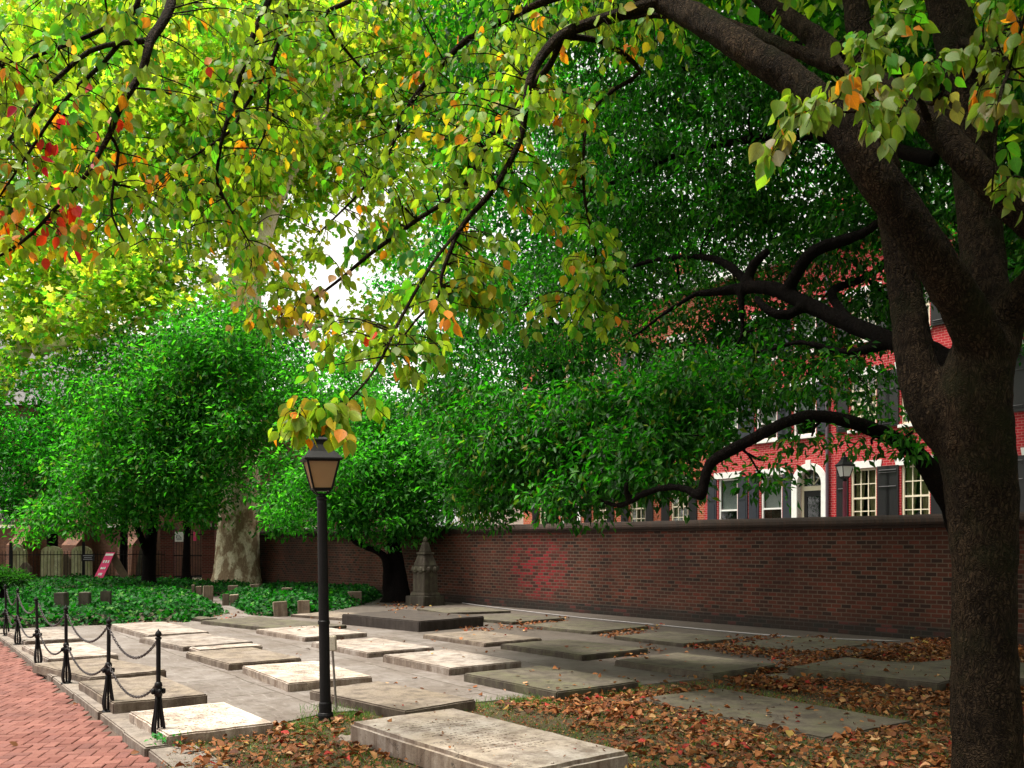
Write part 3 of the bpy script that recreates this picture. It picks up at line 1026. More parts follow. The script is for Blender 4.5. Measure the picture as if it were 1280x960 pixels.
slab('N1', (437, 902), None, (789, 938), 0.17, 'pale', 'large thick pale ledger stone with worn lettering in the leaf-strewn grass beside the lamp post', B=(567, 884.5), bev=0.03)
slab('S1', (153, 889.5), (214, 917), (350, 903), 0.10, 'pale', 'pale lettered ledger stone right behind the nearest chain post')
slab('S2', (99, 851.5), (135, 875), (256.5, 868), 0.11, 'buff', 'brownish ledger stone behind the second nearest chain post', B=(202, 843))
slab('S3', (60.5, 828.5), (95, 844.5), (189.5, 838), 0.09, 'buff', 'buff ledger stone by the kerb behind the third chain post', B=(143, 819.5))
slab('S4', (32, 806.5), (55, 822), (142, 818), 0.08, 'pale_plain', 'pale ledger stone by the kerb behind the fourth chain post', B=(110, 801.5))
slab('S5', (7, 789), (31.7, 801.5), (105, 797.5), 0.08, 'pale_plain', 'pale pink ledger stone farthest along the kerb, against the ivy')
slab('T1', (149.5, 780.3), (174.4, 794.5), (247, 789.3), 0.09, 'pale_plain', 'clean pale ledger stone at the edge of the left ivy bed')
slab('T2', (188, 797), (220.8, 809.5), (301, 801.6), 0.08, 'pale_plain', 'pale ledger stone with a narrow strip stone laid against its near end')
slab('T2b', (238.4, 809), (247.7, 812.6), (325.8, 806.5), 0.10, 'pale_plain', 'narrow pale strip stone lying between two wide ledger stones', name='footstone', grp=None, bev=0.02)
slab('T3', (234.5, 815), (284, 830.2), (374.5, 822.3), 0.09, 'buff', 'buff ledger stone just in front of the narrow strip stone')
slab('T4', (298, 832), (365, 853.4), (470, 845.3), 0.10, 'pale', 'bright pale ledger stone with faint lettering, its right end behind the lamp post')
slab('T5', (386.8, 862.5), None, (596, 873.5), 0.10, 'buff', 'buff ledger stone behind the lamp base with grass creeping over its near edge', B=(473, 851.5))
slab('U0', (279.4, 775), (319, 787.5), (405, 782), 0.07, 'grey', 'broad grey brown ledger stone between the paths of the two ivy beds', B=(337, 769.3))
slab('U0b', (234.5, 770.5), (247, 774.5), (265, 773), 0.06, 'grey', 'small grey flat stone at the corner of the left ivy bed', name='footstone', grp=None)
slab('U1', (328, 786.4), (376.6, 797.4), (450, 791), 0.08, 'pale_plain', 'pale ledger stone left of the lamp pole in front of the right ivy bed')
slab('U2', (393.8, 802.5), (457.5, 816.3), (539.3, 808.8), 0.08, 'pale_plain', 'pale yellowish ledger stone in the sun right behind the small grey box on a stake')
slab('U3', (477.5, 818.5), (562.8, 834.7), (653.3, 826), 0.10, 'pale_plain', 'pale thick ledger stone in the middle of the paving, right of the lamp post')
slab('U4', (580.3, 841.2), (696.2, 865), (799, 852), 0.10, 'grey', 'wide grey green ledger stone with grass tufts along its near corner')
slab('V1', (391.3, 767), (442.5, 776.3), (475, 771), 0.06, 'buff', 'low buff ledger stone tucked behind the raised dark tomb slab')
slab('V2', (529.5, 793), (605, 803.8), (677.5, 797.5), 0.07, 'buff', 'buff ledger stone right in front of the raised dark tomb slab')
slab('V3', (628, 805), (728, 819.7), (807, 810.8), 0.08, 'grey', 'grey ledger stone at the shade edge with leaves drifted at its right end')
slab('V4', (763, 825), (892.5, 841), (976.5, 830), 0.08, 'grey', 'mossy grey ledger stone with leaf drifts along both long sides')
slab('W0', (520, 760.5), (556, 766.5), (640, 763.5), 0.05, 'grey', 'low grey slab between the obelisk monument and the raised dark tomb')
slab('W1', (578.8, 771.3), (640, 777.8), (702.5, 772.5), 0.06, 'grey', 'flat grey ledger stone just right of the raised dark tomb')
slab('W2', (660, 781.3), (740, 790), (805, 782.5), 0.06, 'grey', 'grey ledger stone close to the wall under the bright red bricks')
slab('W3', (770, 795), (855, 805), (921, 797.5), 0.06, 'grey', 'grey ledger stone near the wall with an orange leaf drift at its right end')
slab('W4', (911.7, 805), (1015, 815.5), (1093, 803), 0.03, 'grey', 'almost buried grey ledger stone at the foot of the wall in deep leaves')
slab('X1', (979, 834), None, (1240, 838), 0.13, 'grey', 'raised grey ledger stone on a pale base, its end behind the large tree trunk', B=(1057, 822))
slab('X1b', (952, 844), (985, 850.5), (1060, 842), 0.03, 'buff', 'pale flat base stone sticking out from under the raised ledger in the leaves', name='footstone', grp=None)
slab('X2', (795, 872.5), (1045, 920), (1137, 902.5), 0.022, 'grey', 'sunken grey ledger stone level with the leaves in front of the tree', B=(897, 859.5))
slab('X3', (1151, 830), (1290, 852), (1350, 838), 0.10, 'grey', 'dark grey ledger stone behind the large tree trunk near the wall')
slab('N0', (424, 921), (440, 927.5), (470, 921), 0.02, 'kerb', 'small pale footing stone at the left corner of the large foreground ledger', name='footstone', grp=None)

# raised tomb
tomb = slab('TB', (453, 767.5), (512.5, 776.3), (579, 770), 0.21, 'tombdark', 'raised dark brown tomb slab standing in front of the obelisk monument', B=(513, 761), bev=0.02, name='tomb_slab', grp=None)

# ------------------------------------------------------------------ monument
mo = G(530, 757.5)
mon = thing('obelisk_monument', 'weathered grey tapering stone monument with pointed top beside the dark tree at the wall', 'monument', (mo.x, mo.y + 0.35, 0), WROT + 0.1)
mon.scale = (.76, .76, .98)
s = MB(); s.box(-.5, .5, -.5, .5, -.02, .26); s.build('plinth', M['obelisk'], mon, bevel=.02)
s = MB(); s.box(-.4, .4, -.4, .4, .262, .36, taper=.92); s.build('base_step', M['obelisk'], mon, bevel=.02)
s = MB(); s.box(-.32, .32, -.32, .32, .362, 0.95, taper=.95); s.build('shaft', M['obelisk'], mon, bevel=.015)
s = MB()
for sx, sy in ((1, 0), (-1, 0), (0, 1), (0, -1)):
    for k in (-1, 1):
        # rounded gable hood on each face
        cx, cy_ = sx * .30 + (k * .15 if sy else 0), sy * .30 + (k * .15 if sx else 0)
        s.lathe([(.02, .88), (.10, .91), (.115, .98), (.10, 1.04), (.03, 1.075)], 8, (cx, cy_, 0))
s.box(-.36, .36, -.36, .36, .95, 1.08, taper=.96)
s.build('cornice', M['obelisk'], mon, bevel=.01)
s = MB(); s.box(-.31, .31, -.31, .31, 1.082, 1.40, taper=.62); s.build('lower_cap', M['obelisk'], mon, bevel=.02)
s = MB(); s.box(-.235, .235, -.235, .235, 1.402, 1.46, taper=.95); s.build('band', M['obelisk'], mon, bevel=.012)
s = MB(); s.box(-.17, .17, -.17, .17, 1.462, 1.74, taper=.5); s.build('upper_cap', M['obelisk'], mon, bevel=.015)
s = MB(); s.lathe([(.05, 1.738), (.075, 1.77), (.085, 1.81), (.05, 1.86), (.012, 1.885)], 8); s.build('finial', M['obelisk'], mon, smooth=True)

# ------------------------------------------------------------------ small head and foot stones in the ivy
STUBS = [
    (193, 202, 734.5, 746, 'low buff stub stone, leftmost in the far cluster of the ivy'),
    (202, 215.5, 735, 744, 'wide low buff stub stone second from left in the far ivy cluster'),
    (204, 215, 739.5, 748, 'short buff stub stone in front of the far left ivy cluster'),
    (226, 239.5, 739.5, 748, 'low flat topped stub stone between two taller ones by the stepping path'),
    (239, 243.5, 731, 750, 'narrow tall pale stub stone beside the widest stub left of the stepping path'),
    (244, 252, 733, 751, 'upright stub stone touching the widest stub left of the stepping path'),
    (251, 264.5, 732.5, 752, 'widest brown stub stone left of the stepping path through the ivy'),
    (283, 297, 732, 747, 'tall square stub stone right of the stepping path under the sycamore'),
    (297, 312, 736, 748, 'middle low stub stone of the three stepping down in front of the sycamore trunk'),
    (311, 323.5, 730.5, 747, 'rightmost tall stub stone at the foot of the sycamore trunk'),
    (276, 285.5, 742.5, 757, 'dark nearer stub stone at the right edge of the stepping path'),
    (285.5, 298, 743.5, 757, 'broad nearer stub stone half sunk in ivy right of the stepping path'),
    (339, 358, 752.5, 771, 'square brown stub stone at the front of the right ivy bed, left of a pair'),
    (369.5, 386.5, 751, 770, 'square brown stub stone at the right ivy front, next to the lamp pole'),
    (347, 362, 744, 758, 'low stub stone deep in the right ivy bed behind the front pair'),
    (350, 365, 735, 750, 'small stub stone farthest back in the right ivy bed'),
    (432, 452, 740, 756, 'grey stub stone at the right corner of the ivy by the dark tree'),
    (67, 82.5, 741, 774, 'grey squat headstone in the left ivy bed, left one of three'),
    (96, 110.5, 740.5, 772, 'grey squat headstone in the left ivy bed, middle one of three'),
    (123, 137, 739, 769, 'grey tilted squat headstone in the left ivy bed, right one of three'),
]
for i, (x0, x1, yt, yb, lab) in enumerate(STUBS):
    p = G((x0 + x1) / 2, yb)
    wd = (x1 - x0) / F * p.y
    hh = (yb - yt) / F * p.y
    s = MB()
    k = 0.5 * wd / 1.15
    dp = k * random.uniform(0.75, 1.0) if i < 17 else 0.11
    s.box(-k, k, -dp, dp, -0.02, hh)
    o = s.build('stub_gravestone', M['stub'] if i < 17 else M['obelisk'], bevel=0.012)
    o.location = (p.x, p.y + k, 0)
    o.rotation_euler = (random.uniform(-.05, .05), random.uniform(-.05, .05), 0.28 + random.uniform(-.15, .15) if i < 17 else random.uniform(-.1, .3))
    tag(o, lab, 'gravestone', 'small square stones in the ivy')

# ------------------------------------------------------------------ chain posts and chains
POSTS = [(198, 925), (135, 890), (83, 855), (48, 831), (22, 806), (8, 795)]
PW = [G(*p) for p in POSTS]


def make_post(loc, label):
    t = thing('chain_post', label, 'bollard', loc, KROT, 'black chain posts along the kerb')
    s = MB()
    s.lathe([(.019, .38), (.019, .845), (.027, .85), (.027, .862), (.019, .868)], 12)
    s.build('shaft', M['iron'], t, smooth=False)
    s = MB()
    s.lathe([(.012, .866), (.024, .878), (.028, .893), (.022, .908), (.008, .922), (.003, .935)], 12)
    s.build('finial', M['iron'], t, smooth=True)
    s = MB()
    s.lathe([(.02, .36), (.034, .375), (.034, .43), (.028, .445), (.034, .455), (.03, .48), (.02, .49)], 12)
    for a in (0, math.pi / 2, math.pi, 3 * math.pi / 2):
        s.lathe([(.002, .385), (.016, .392), (.018, .41), (.016, .428), (.002, .435)], 8, (.042 * math.cos(a), .042 * math.sin(a), 0))
    s.build('collar', M['iron'], t, smooth=True)
    s = MB()
    for k in range(4):
        a = k * math.pi / 2 + math.pi / 4
        pr = [(.02, .37), (.026, .30), (.036, .22), (.05, .13), (.053, .075), (.042, .03), (.028, .005)]
        pts, rad = catmull([(r * math.cos(a), r * math.sin(a), z) for r, z in pr], [.010, .010, .011, .0125, .013, .013, .013], .03)
        s.tube(pts, rad, 8)
    s.build('harp_base', M['iron'], t, smooth=True)
    s = MB(); s.lathe([(.011, .0), (.011, .37)], 8); s.build('core_rod', M['iron'], t)
    s = MB(); s.lathe([(.062, -.02), (.062, .014), (.05, .022)], 16); s.build('foot_plate', M['iron'], t)
    return t


PL = ['black iron chain post nearest on the kerb, by the pale lettered stone', 'black iron chain post second from the near end of the kerb',
      'black iron chain post third from the near end of the kerb', 'black iron chain post fourth from the near end of the kerb',
      'black iron chain post next to the last one on the kerb, against the ivy', 'black iron chain post at the far end of the kerb, under the dark green bush']
p0 = make_post(PW[0], PL[0])
for q, lab in zip(PW[1:], PL[1:]):
    r = dup(p0, q, KROT + random.uniform(-.1, .1), lab)
    r.rotation_euler = (random.uniform(-.03, .03), random.uniform(-.03, .03), KROT)


def chain(a, b, sag, label):
    o = MB()
    n = max(12, int((b - a).length / 0.043))
    pts = []
    for i in range(n + 1):
        t = i / n
        p = a.lerp(b, t)
        p.z -= sag * 4 * t * (1 - t)
        pts.append(p)
    for i in range(n):
        p, q = pts[i], pts[i + 1]
        d = (q - p).normalized()
        sd = d.cross(Vector((0, 0, 1))).normalized()
        up = sd.cross(d)
        sx = sd if i % 2 else up
        c = (p + q) / 2
        hl, hw = (q - p).length * 0.5 + 0.006, 0.011
        ring = []
        for k in range(10):
            aa = 2 * math.pi * k / 10
            ca, sa = math.cos(aa), math.sin(aa)
            ring.append(c + d * (hl * math.copysign(abs(ca) ** 0.7, ca)) + sx * (hw * sa))
        nn = d.cross(sx)
        vs, fs = [], []
        for k in range(10):
            rad = (ring[k] - c).normalized()
            for j in range(5):
                b_ = 2 * math.pi * j / 5
                vs.append(ring[k] + (rad * math.cos(b_) + nn * math.sin(b_)) * 0.0048)
        for k in range(10):
            for j in range(5):
                fs.append((k * 5 + j, ((k + 1) % 10) * 5 + j, ((k + 1) % 10) * 5 + (j + 1) % 5, k * 5 + (j + 1) % 5))
        o.add(vs, fs)
    ob = o.build('chain', M['chain'], origin=pts[0], smooth=True)
    ob.location = pts[0]
    tag(ob, label, 'chain', 'chains slung between the kerb posts')


ORD = ['first', 'second', 'third', 'fourth', 'fifth']
for i in range(5):
    for z, nm, sg in ((.835, 'upper', .22), (.47, 'lower', .20)):
        a, b = PW[i].copy(), PW[i + 1].copy()
        d = (b - a).normalized() * .028
        a += d; b -= d
        a.z += z; b.z += z
        chain(a, b, sg * random.uniform(.92, 1.08), f'{nm} sagging iron chain in the {ORD[i]} gap between kerb posts, counted from the near end')

# ------------------------------------------------------------------ lamp post
lp = G(407, 900)
U = lp.y / F


def lamp(loc, label, name='lamp_post', tilt=0.0, H=2.63, post_mat='iron', glass='amber', grp=None, rz=0.35):
    t = thing(name, label, 'street lamp', loc, rz, grp)
    t.rotation_euler = (0, tilt, rz)
    zt = H - 0.55
    s = MB(); s.lathe([(.06, -.05), (.06, .02), (.052, .05), (.05, .6), (.045, zt - .05), (.04, zt - .02)], 20)
    s.lathe([(.075, -.05), (.075, .05), (.068, .07), (.06, .075), (.06, .16), (.053, .175)], 20)
    s.lathe([(.056, .9), (.056, .93), (.05, .935)], 20)
    s.build('pole', M[post_mat], t, smooth=False)
    s = MB(); s.lathe([(.04, zt - .02), (.052, zt - .012), (.052, zt + .01), (.03, zt + .02), (.03, zt + .045)], 16); s.build('neck', M['iron'], t, smooth=False)
    s = MB()
    zb, zg = zt + .085, zt + .345
    rb, rt = .118, .205                          # half diagonals of the lantern bottom and top
    for k in range(4):
        a = math.pi / 4 + k * math.pi / 2
        p, r = catmull([(.03 * math.cos(a), .03 * math.sin(a), zt + .03), (.075 * math.cos(a), .075 * math.sin(a), zt + .045), (rb * math.cos(a), rb * math.sin(a), zb)], [.007, .007, .007], .02)
        s.tube(p, r, 6)
    s.build('cradle', M['iron'], t, smooth=True)
    s = MB()
    for k in range(4):
        a, a2 = math.pi / 4 + k * math.pi / 2, math.pi / 4 + (k + 1) * math.pi / 2
        B0, T0 = Vector((rb * math.cos(a), rb * math.sin(a), zb)), Vector((rt * math.cos(a), rt * math.sin(a), zg))
        B1, T1 = Vector((rb * math.cos(a2), rb * math.sin(a2), zb)), Vector((rt * math.cos(a2), rt * math.sin(a2), zg))
        s.tube([B0, T0], .010, 6); s.tube([B0, B1], .010, 6); s.tube([T0, T1], .010, 6)
    s.box(-.07, .07, -.07, .07, zb - .02, zb - .008)
    s.build('lantern_frame', M['iron'], t)
    for k in range(4):
        a, a2 = math.pi / 4 + k * math.pi / 2, math.pi / 4 + (k + 1) * math.pi / 2
        q = MB()
        f = .985
        vs = []
        for ff in (.985, .95):
            vs += [(rb * ff * math.cos(a), rb * ff * math.sin(a), zb), (rb * ff * math.cos(a2), rb * ff * math.sin(a2), zb), (rt * ff * math.cos(a2), rt * ff * math.sin(a2), zg), (rt * ff * math.cos(a), rt * ff * math.sin(a), zg)]
        q.add(vs, [(0, 1, 2, 3), (7, 6, 5, 4), (0, 4, 5, 1), (1, 5, 6, 2), (2, 6, 7, 3), (3, 7, 4, 0)])
        q.build('glass_pane', M[glass], t)
    s = MB()
    s.lathe([(.245, zg + .0), (.25, zg + .018), (.235, zg + .03), (.165, zg + .085), (.11, zg + .15), (.095, zg + .185), (.105, zg + .19), (.105, zg + .20), (.05, zg + .225)], 4)
    s.build('roof', M['iron'], t, bevel=.004)
    s = MB(); s.lathe([(.014, zb - .005), (.014, zb + .05), (.03, zb + .07), (.042, zb + .12), (.03, zb + .16), (.004, zb + .175)], 12); s.build('bulb', M['white'], t, smooth=True)
    s = MB(); s.lathe([(.03, zg + .22), (.022, zg + .24), (.03, zg + .255), (.012, zg + .285), (.002, zg + .30)], 10); s.build('finial', M['iron'], t, smooth=True)
    return t


lamp(lp, 'black lamp post with square amber glass lantern standing among the flat gravestones', tilt=-0.017)

# service box on a leaning stake
bp = G(421, 889)
st = thing('service_box', 'small beige metal box on a thin leaning stake beside the lamp post', 'utility box', bp)
top = D(415.5, 812, bp.y - .02) - bp
s = MB(); s.tube([(0, 0, -.05), tuple(top)], .012, 8); s.build('stake', M['greymetal'], st)
s = MB(); s.box(-.042, .042, -.03, .03, -.01, .135, Matrix.Translation(top) @ Matrix.Rotation(-.06, 4, 'Y')); s.build('box', M['beige'], st, bevel=.006)
s = MB(); s.box(-.036, .036, -.036, -.031, .0, .125, Matrix.Translation(top) @ Matrix.Rotation(-.06, 4, 'Y')); s.build('lid', M['beige'], st)
s = MB(); s.tube([tuple(top + Vector((-.02, .02, .06))), tuple(top + Vector((-.06, .03, .02))), tuple(top + Vector((-.085, .03, -.03)))], .006, 6); s.build('cable', M['iron'], st, smooth=True)

# ------------------------------------------------------------------ row houses
def facade(s, W, Ht, ops, depth=0.16):
    """front wall face at y=0 with rectangular holes and reveals; house body behind"""
    xs = sorted({0, W, *[o[0] for o in ops], *[o[1] for o in ops]})
    zs = sorted({-0.1, Ht, *[o[2] for o in ops], *[o[3] for o in ops]})
    for i in range(len(xs) - 1):
        for j in range(len(zs) - 1):
            cx, cz = (xs[i] + xs[i + 1]) / 2, (zs[j] + zs[j + 1]) / 2
            if any(o[0] < cx < o[1] and o[2] < cz < o[3] for o in ops):
                continue
            s.add([(xs[i], 0, zs[j]), (xs[i + 1], 0, zs[j]), (xs[i + 1], 0, zs[j + 1]), (xs[i], 0, zs[j + 1])], [(3, 2, 1, 0)])
    for a, b, c, d in ops:
        s.add([(a, 0, c), (b, 0, c), (b, 0, d), (a, 0, d), (a, -depth, c), (b, -depth, c), (b, -depth, d), (a, -depth, d)],
              [(0, 1, 5, 4), (1, 2, 6, 5), (2, 3, 7, 6), (3, 0, 4, 7)])
    s.add([(0, 0, -.1), (W, 0, -.1), (W, 0, Ht), (0, 0, Ht), (0, -8, -.1), (W, -8, -.1), (W, -8, Ht), (0, -8, Ht)],
          [(0, 3, 7, 4), (1, 5, 6, 2), (4, 7, 6, 5)])


def window(root, x0, x1, z0, z1, style, shut):
    """sash window in the opening, with lintel, sill and shutters"""
    f = MB()
    y0, y1 = -.14, -.06
    fw = .075
    e = .002
    f.box(x0 + e, x0 + fw, y0, y1, z0 + e, z1 - e); f.box(x1 - fw, x1 - e, y0, y1, z0 + e, z1 - e)
    f.box(x0 + fw, x1 - fw, y0, y1, z1 - fw, z1 - e); f.box(x0 + fw, x1 - fw, y0, y1, z0 + e, z0 + fw)
    zm = z0 + (z1 - z0) * (.48 if style == 'grid' else .36)
    f.box(x0 + fw, x1 - fw, y0 + .01, y1 - .015, zm - .03, zm + .03)
    if style == 'grid':
        wi = (x1 - x0 - 2 * fw)
        for k in (1, 2):
            xx = x0 + fw + wi * k / 3
            f.box(xx - .016, xx + .016, y0 + .02, y1 - .022, z0 + fw, z1 - fw)
        for zz in ((z0 + fw + zm - .03) / 2, (z1 - fw + zm + .03) / 2):
            f.box(x0 + fw, x1 - fw, y0 + .024, y1 - .026, zz - .016, zz + .016)
    fo = f.build('window', M['white'] if style != 'grid' else M['cream'], root)
    g = MB(); g.box(x0 + fw, x1 - fw, y0 + .035, y0 + .041, z0 + fw, z1 - fw); g.build('pane', M['glass'], fo)
    b = MB(); b.add([(x0 - .02, y0 - .5, z0 - .02), (x1 + .02, y0 - .5, z0 - .02), (x1 + .02, y0 - .5, z1 + .02), (x0 - .02, y0 - .5, z1 + .02)], [(3, 2, 1, 0)])
    b.build('room_backing', M['darkroom'], fo)
    if style == 'grid':
        for sgn in (0, 1):
            c = MB()
            nn = 12
            vs = []
            for k in range(nn + 1):
                u = k / nn
                for zz, full in ((z1 - .06, 1.0), ((z0 + z1) / 2, .8), (z0 + .05, .62)):
                    wd = (x1 - x0 - 2 * fw) * .46 * full
                    xx = (x0 + fw + wd * u) if sgn == 0 else (x1 - fw - wd * u)
                    vs.append((xx, y0 - .07 + .02 * math.sin(u * 16), zz))
            fs = [(k * 3 + j, (k + 1) * 3 + j, (k + 1) * 3 + j + 1, k * 3 + j + 1) for k in range(nn) for j in range(2)]
            c.add(vs, fs); c.build('curtain', M['curtain'], fo, smooth=True)
    else:
        c = MB(); c.add([(x0 + fw, y0 - .05, zm), (x1 - fw, y0 - .05, zm), (x1 - fw, y0 - .05, z1 - fw), (x0 + fw, y0 - .05, z1 - fw)], [(3, 2, 1, 0)])
        c.build('blind', M['blind'], fo)
    q = MB(); q.extrude_y([(x0 - .17, z1 + .004), (x1 + .17, z1 + .004), (x1 + .21, z1 + .24), (x0 - .21, z1 + .24)], .025, -.1); q.build('lintel', M['white'], root)
    q = MB(); q.box(x0 - .08, x1 + .08, -.12, .07, z0 - .10, z0 - .003); q.build('sill', M['white'], root, bevel=.008)
    if shut:
        for xa in (x0 - .50, x1 + .06):
            q = MB(); q.box(xa, xa + .44, .012, .055, z0 - .02, z1 + .02)
            if shut == 'shutter_black':
                for fr in (.05, .09, .66, .9, .94):
                    zz = z0 + (z1 - z0) * fr
                    q.box(-.15, .15, -.022, .022, -.004, .004, Matrix.Translation((xa + .22, .068, zz)) @ Matrix.Rotation(-.7, 4, 'X'))
            else:
                for za, zb in ((.06, .5), (.56, .94)):
                    q.box(xa + .07, xa + .37, .0552, .07, z0 + (z1 - z0) * za, z0 + (z1 - z0) * zb)
            q.build('shutter', M[shut], root)


def house(t0, t1, label, brick, shut, style, wins, upper, door=None, Ht=11.6):
    W = t1 - t0
    base = HP + HE * t0
    r = thing('row_house', label, 'house', (base.x, base.y, 0), HROT, 'brick row houses beyond the wall')
    ops = []
    hw = .48
    for t in wins:
        ops.append((t - t0 - hw, t - t0 + hw, 2.25, 4.12))
    for t in upper:
        ops.append((t - t0 - hw, t - t0 + hw, 5.4, 7.15))
        ops.append((t - t0 - hw, t - t0 + hw, 8.3, 9.8))
    dop = None
    if door is not None:
        dx = door - t0
        dop = (dx - .5, dx + .5, 1.2, 4.24)
    s = MB(); facade(s, W, Ht, ops + ([dop] if dop else []), .2)
    s.build('wall', brick, r)
    for o in ops:
        window(r, *o, style, shut)
    s = MB(); s.box(-.02, W + .02, -8.1, .3, Ht + .003, Ht + .25); s.build('cornice', M['white'], r, bevel=.03)
    s = MB(); s.add([(0, .1, Ht + .25), (W, .1, Ht + .25), (W, -4, Ht + 2.4), (0, -4, Ht + 2.4), (0, -8, Ht + .25), (W, -8, Ht + .25)], [(0, 1, 2, 3), (3, 2, 5, 4), (0, 3, 4), (1, 5, 2), (0, 4, 5, 1)])
    rf = s.build('roof', M['roof'], r)
    s = MB(); s.box(W * .5 - .5, W * .5 + .5, -5.2, -4.4, Ht + 1.5, Ht + 3.6); s.build('chimney', brick, rf)
    if dop:
        cx, zsp = dx, 3.72
        s = MB()                                  # white arch surround
        nn = 18
        outer = [(cx + .72, 1.2)] + [(cx + .72 * math.cos(a), zsp + .72 * math.sin(a)) for a in [math.pi * k / nn for k in range(nn + 1)]] + [(cx - .72, 1.2)]
        inner = [(cx + .5, 1.2)] + [(cx + .5 * math.cos(a), zsp + .5 * math.sin(a)) for a in [math.pi * k / nn for k in range(nn + 1)]] + [(cx - .5, 1.2)]
        m = len(outer)
        vs = [(x, .06, z) for x, z in outer] + [(x, .06, z) for x, z in inner] + [(x, .004, z) for x, z in outer] + [(x, -.19, z) for x, z in inner]
        fs = []
        for k in range(m - 1):
            fs += [(k, m + k, m + k + 1, k + 1), (k, k + 1, 2 * m + k + 1, 2 * m + k), (m + k, 3 * m + k, 3 * m + k + 1, m + k + 1)]
        s.add(vs, fs); s.box(cx - .1, cx + .1, .062, .1, zsp + .48, zsp + .82)
        s.build('arch_surround', M['white'], r)
        d = MB(); d.box(cx - .5, cx - .40, -.28, -.2, 1.2, 4.2); d.box(cx + .40, cx + .5, -.28, -.2, 1.2, 4.2); d.box(cx - .4, cx + .4, -.28, -.2, 3.50, 3.66)
        for k in (-1, 0, 1):
            d.box(-.012, .012, -.27, -.22, 0, .5, Matrix.Translation((cx, 0, 3.7)) @ Matrix.Rotation(k * .75, 4, 'Y'))
        dd = d.build('door_frame', M['cream'], r)
        d = MB(); d.box(cx - .4, cx + .4, -.27, -.24, 3.66, 4.24); d.build('fanlight', M['glass'], dd)
        d = MB(); d.box(cx - .56, cx + .56, -.5, -.45, 1.2, 4.3); d.build('room_backing', M['darkroom'], dd)
        d = MB(); d.box(cx - .4, cx - .28, -.275, -.23, 1.2, 3.498); d.box(cx + .28, cx + .4, -.275, -.23, 1.2, 3.498); d.box(cx - .28, cx + .28, -.275, -.23, 1.2, 1.9); d.box(cx - .28, cx + .28, -.275, -.23, 3.3, 3.498)
        dr = d.build('door', M['shutter_black'], r)
        d = MB(); d.box(cx - .28, cx + .28, -.26, -.25, 1.9, 3.3); d.build('pane', M['glass'], dr)
        d = MB(); d.lathe([(.01, -.03), (.03, -.01), (.03, .02), (.01, .03)], 8, (cx + .33, -.21, 2.2)); d.build('handle', M['beige'], dr)
        d = MB()
        for k in range(6):
            d.box(cx - .8, cx + .8, .02, .32 + .28 * (5 - k), .11 + k * .18, .29 + k * .18 - .002)
        d.build('stoop', M['kerb'], r, bevel=.01)
    return r


house(-16, 1.33, 'bright red brick row house with black shutters beside the tree trunk', M['house_a'], 'shutter_black', 'grid', [-13.2, -11.3, -7.6, -5.7, -3.75, -1.82, 0.0], [-13.2, -11.3, -7.6, -5.7, -3.75, -1.82, 0.0], -9.45)
hb = house(1.34, 6.95, 'red brick row house with slate grey shutters and a white arched doorway', M['house_b'], 'shutter_grey', 'sash', [3.73, 5.77], [2.3, 3.95, 5.77], 1.98 + .1)
house(6.96, 19.0, 'orange red brick row house farther down the street with black shutters and white windows', M['house_c'], 'shutter_black', 'grid', [8.3, 10.75, 13.2, 17.2], [8.3, 10.75, 13.2, 15.2, 17.2], 15.2)
s = MB()
s.tube([(-.03 + .0, .09, .1), (-.03, .09, 11.4)], .055, 10)
for z in (2.5, 5.0, 8.0):
    s.box(-.1, .04, .003, .13, z, z + .05)
s.build('downspout', M['pipe'], hb)

# lamp on the street
q = D(1056, 680, 22.0)
sl_ = lamp((q.x, q.y, 0), 'street lamp with black lantern on a burgundy post in front of the red house', 'street_lamp', H=3.72, post_mat='burgundy', glass='white', rz=.2)
# white rendered building and brown building beyond the wall
def block(px0, px1, y, ztop, mat, label, name='town_house', depth=7.0, wins=()):
    a, b = D(px0, 680, y), D(px1, 680, y)
    W = b.x - a.x
    r = thing(name, label, 'house', (a.x + W, a.y, 0), math.pi)     # local +y faces the viewer
    ops = [(W - w1 * W, W - w0 * W, z0, z1) for w0, w1, z0, z1 in wins]
    s = MB(); facade(s, W, ztop, ops, .2); s.build('wall', mat, r)
    for o in ops:
        window(r, *o, 'grid', None)
    s = MB(); s.box(-.1, W + .1, -8.1, .2, ztop + .003, ztop + .2); s.build('roof', M['roof'], r)
    return r


block(572, 655, 50, 9.5, M['white'], 'white rendered building showing over the wall under the green tree', wins=[(.05, .25, 3.6, 5.4), (.62, .82, 4.2, 6.0)])
block(318, 470, 52, 10.0, M['brownstone'], 'brown brick building beyond the wall right of the sycamore trunk', wins=[(.12, .27, 2.6, 4.8), (.42, .57, 2.6, 4.8), (.72, .87, 2.6, 4.8)])

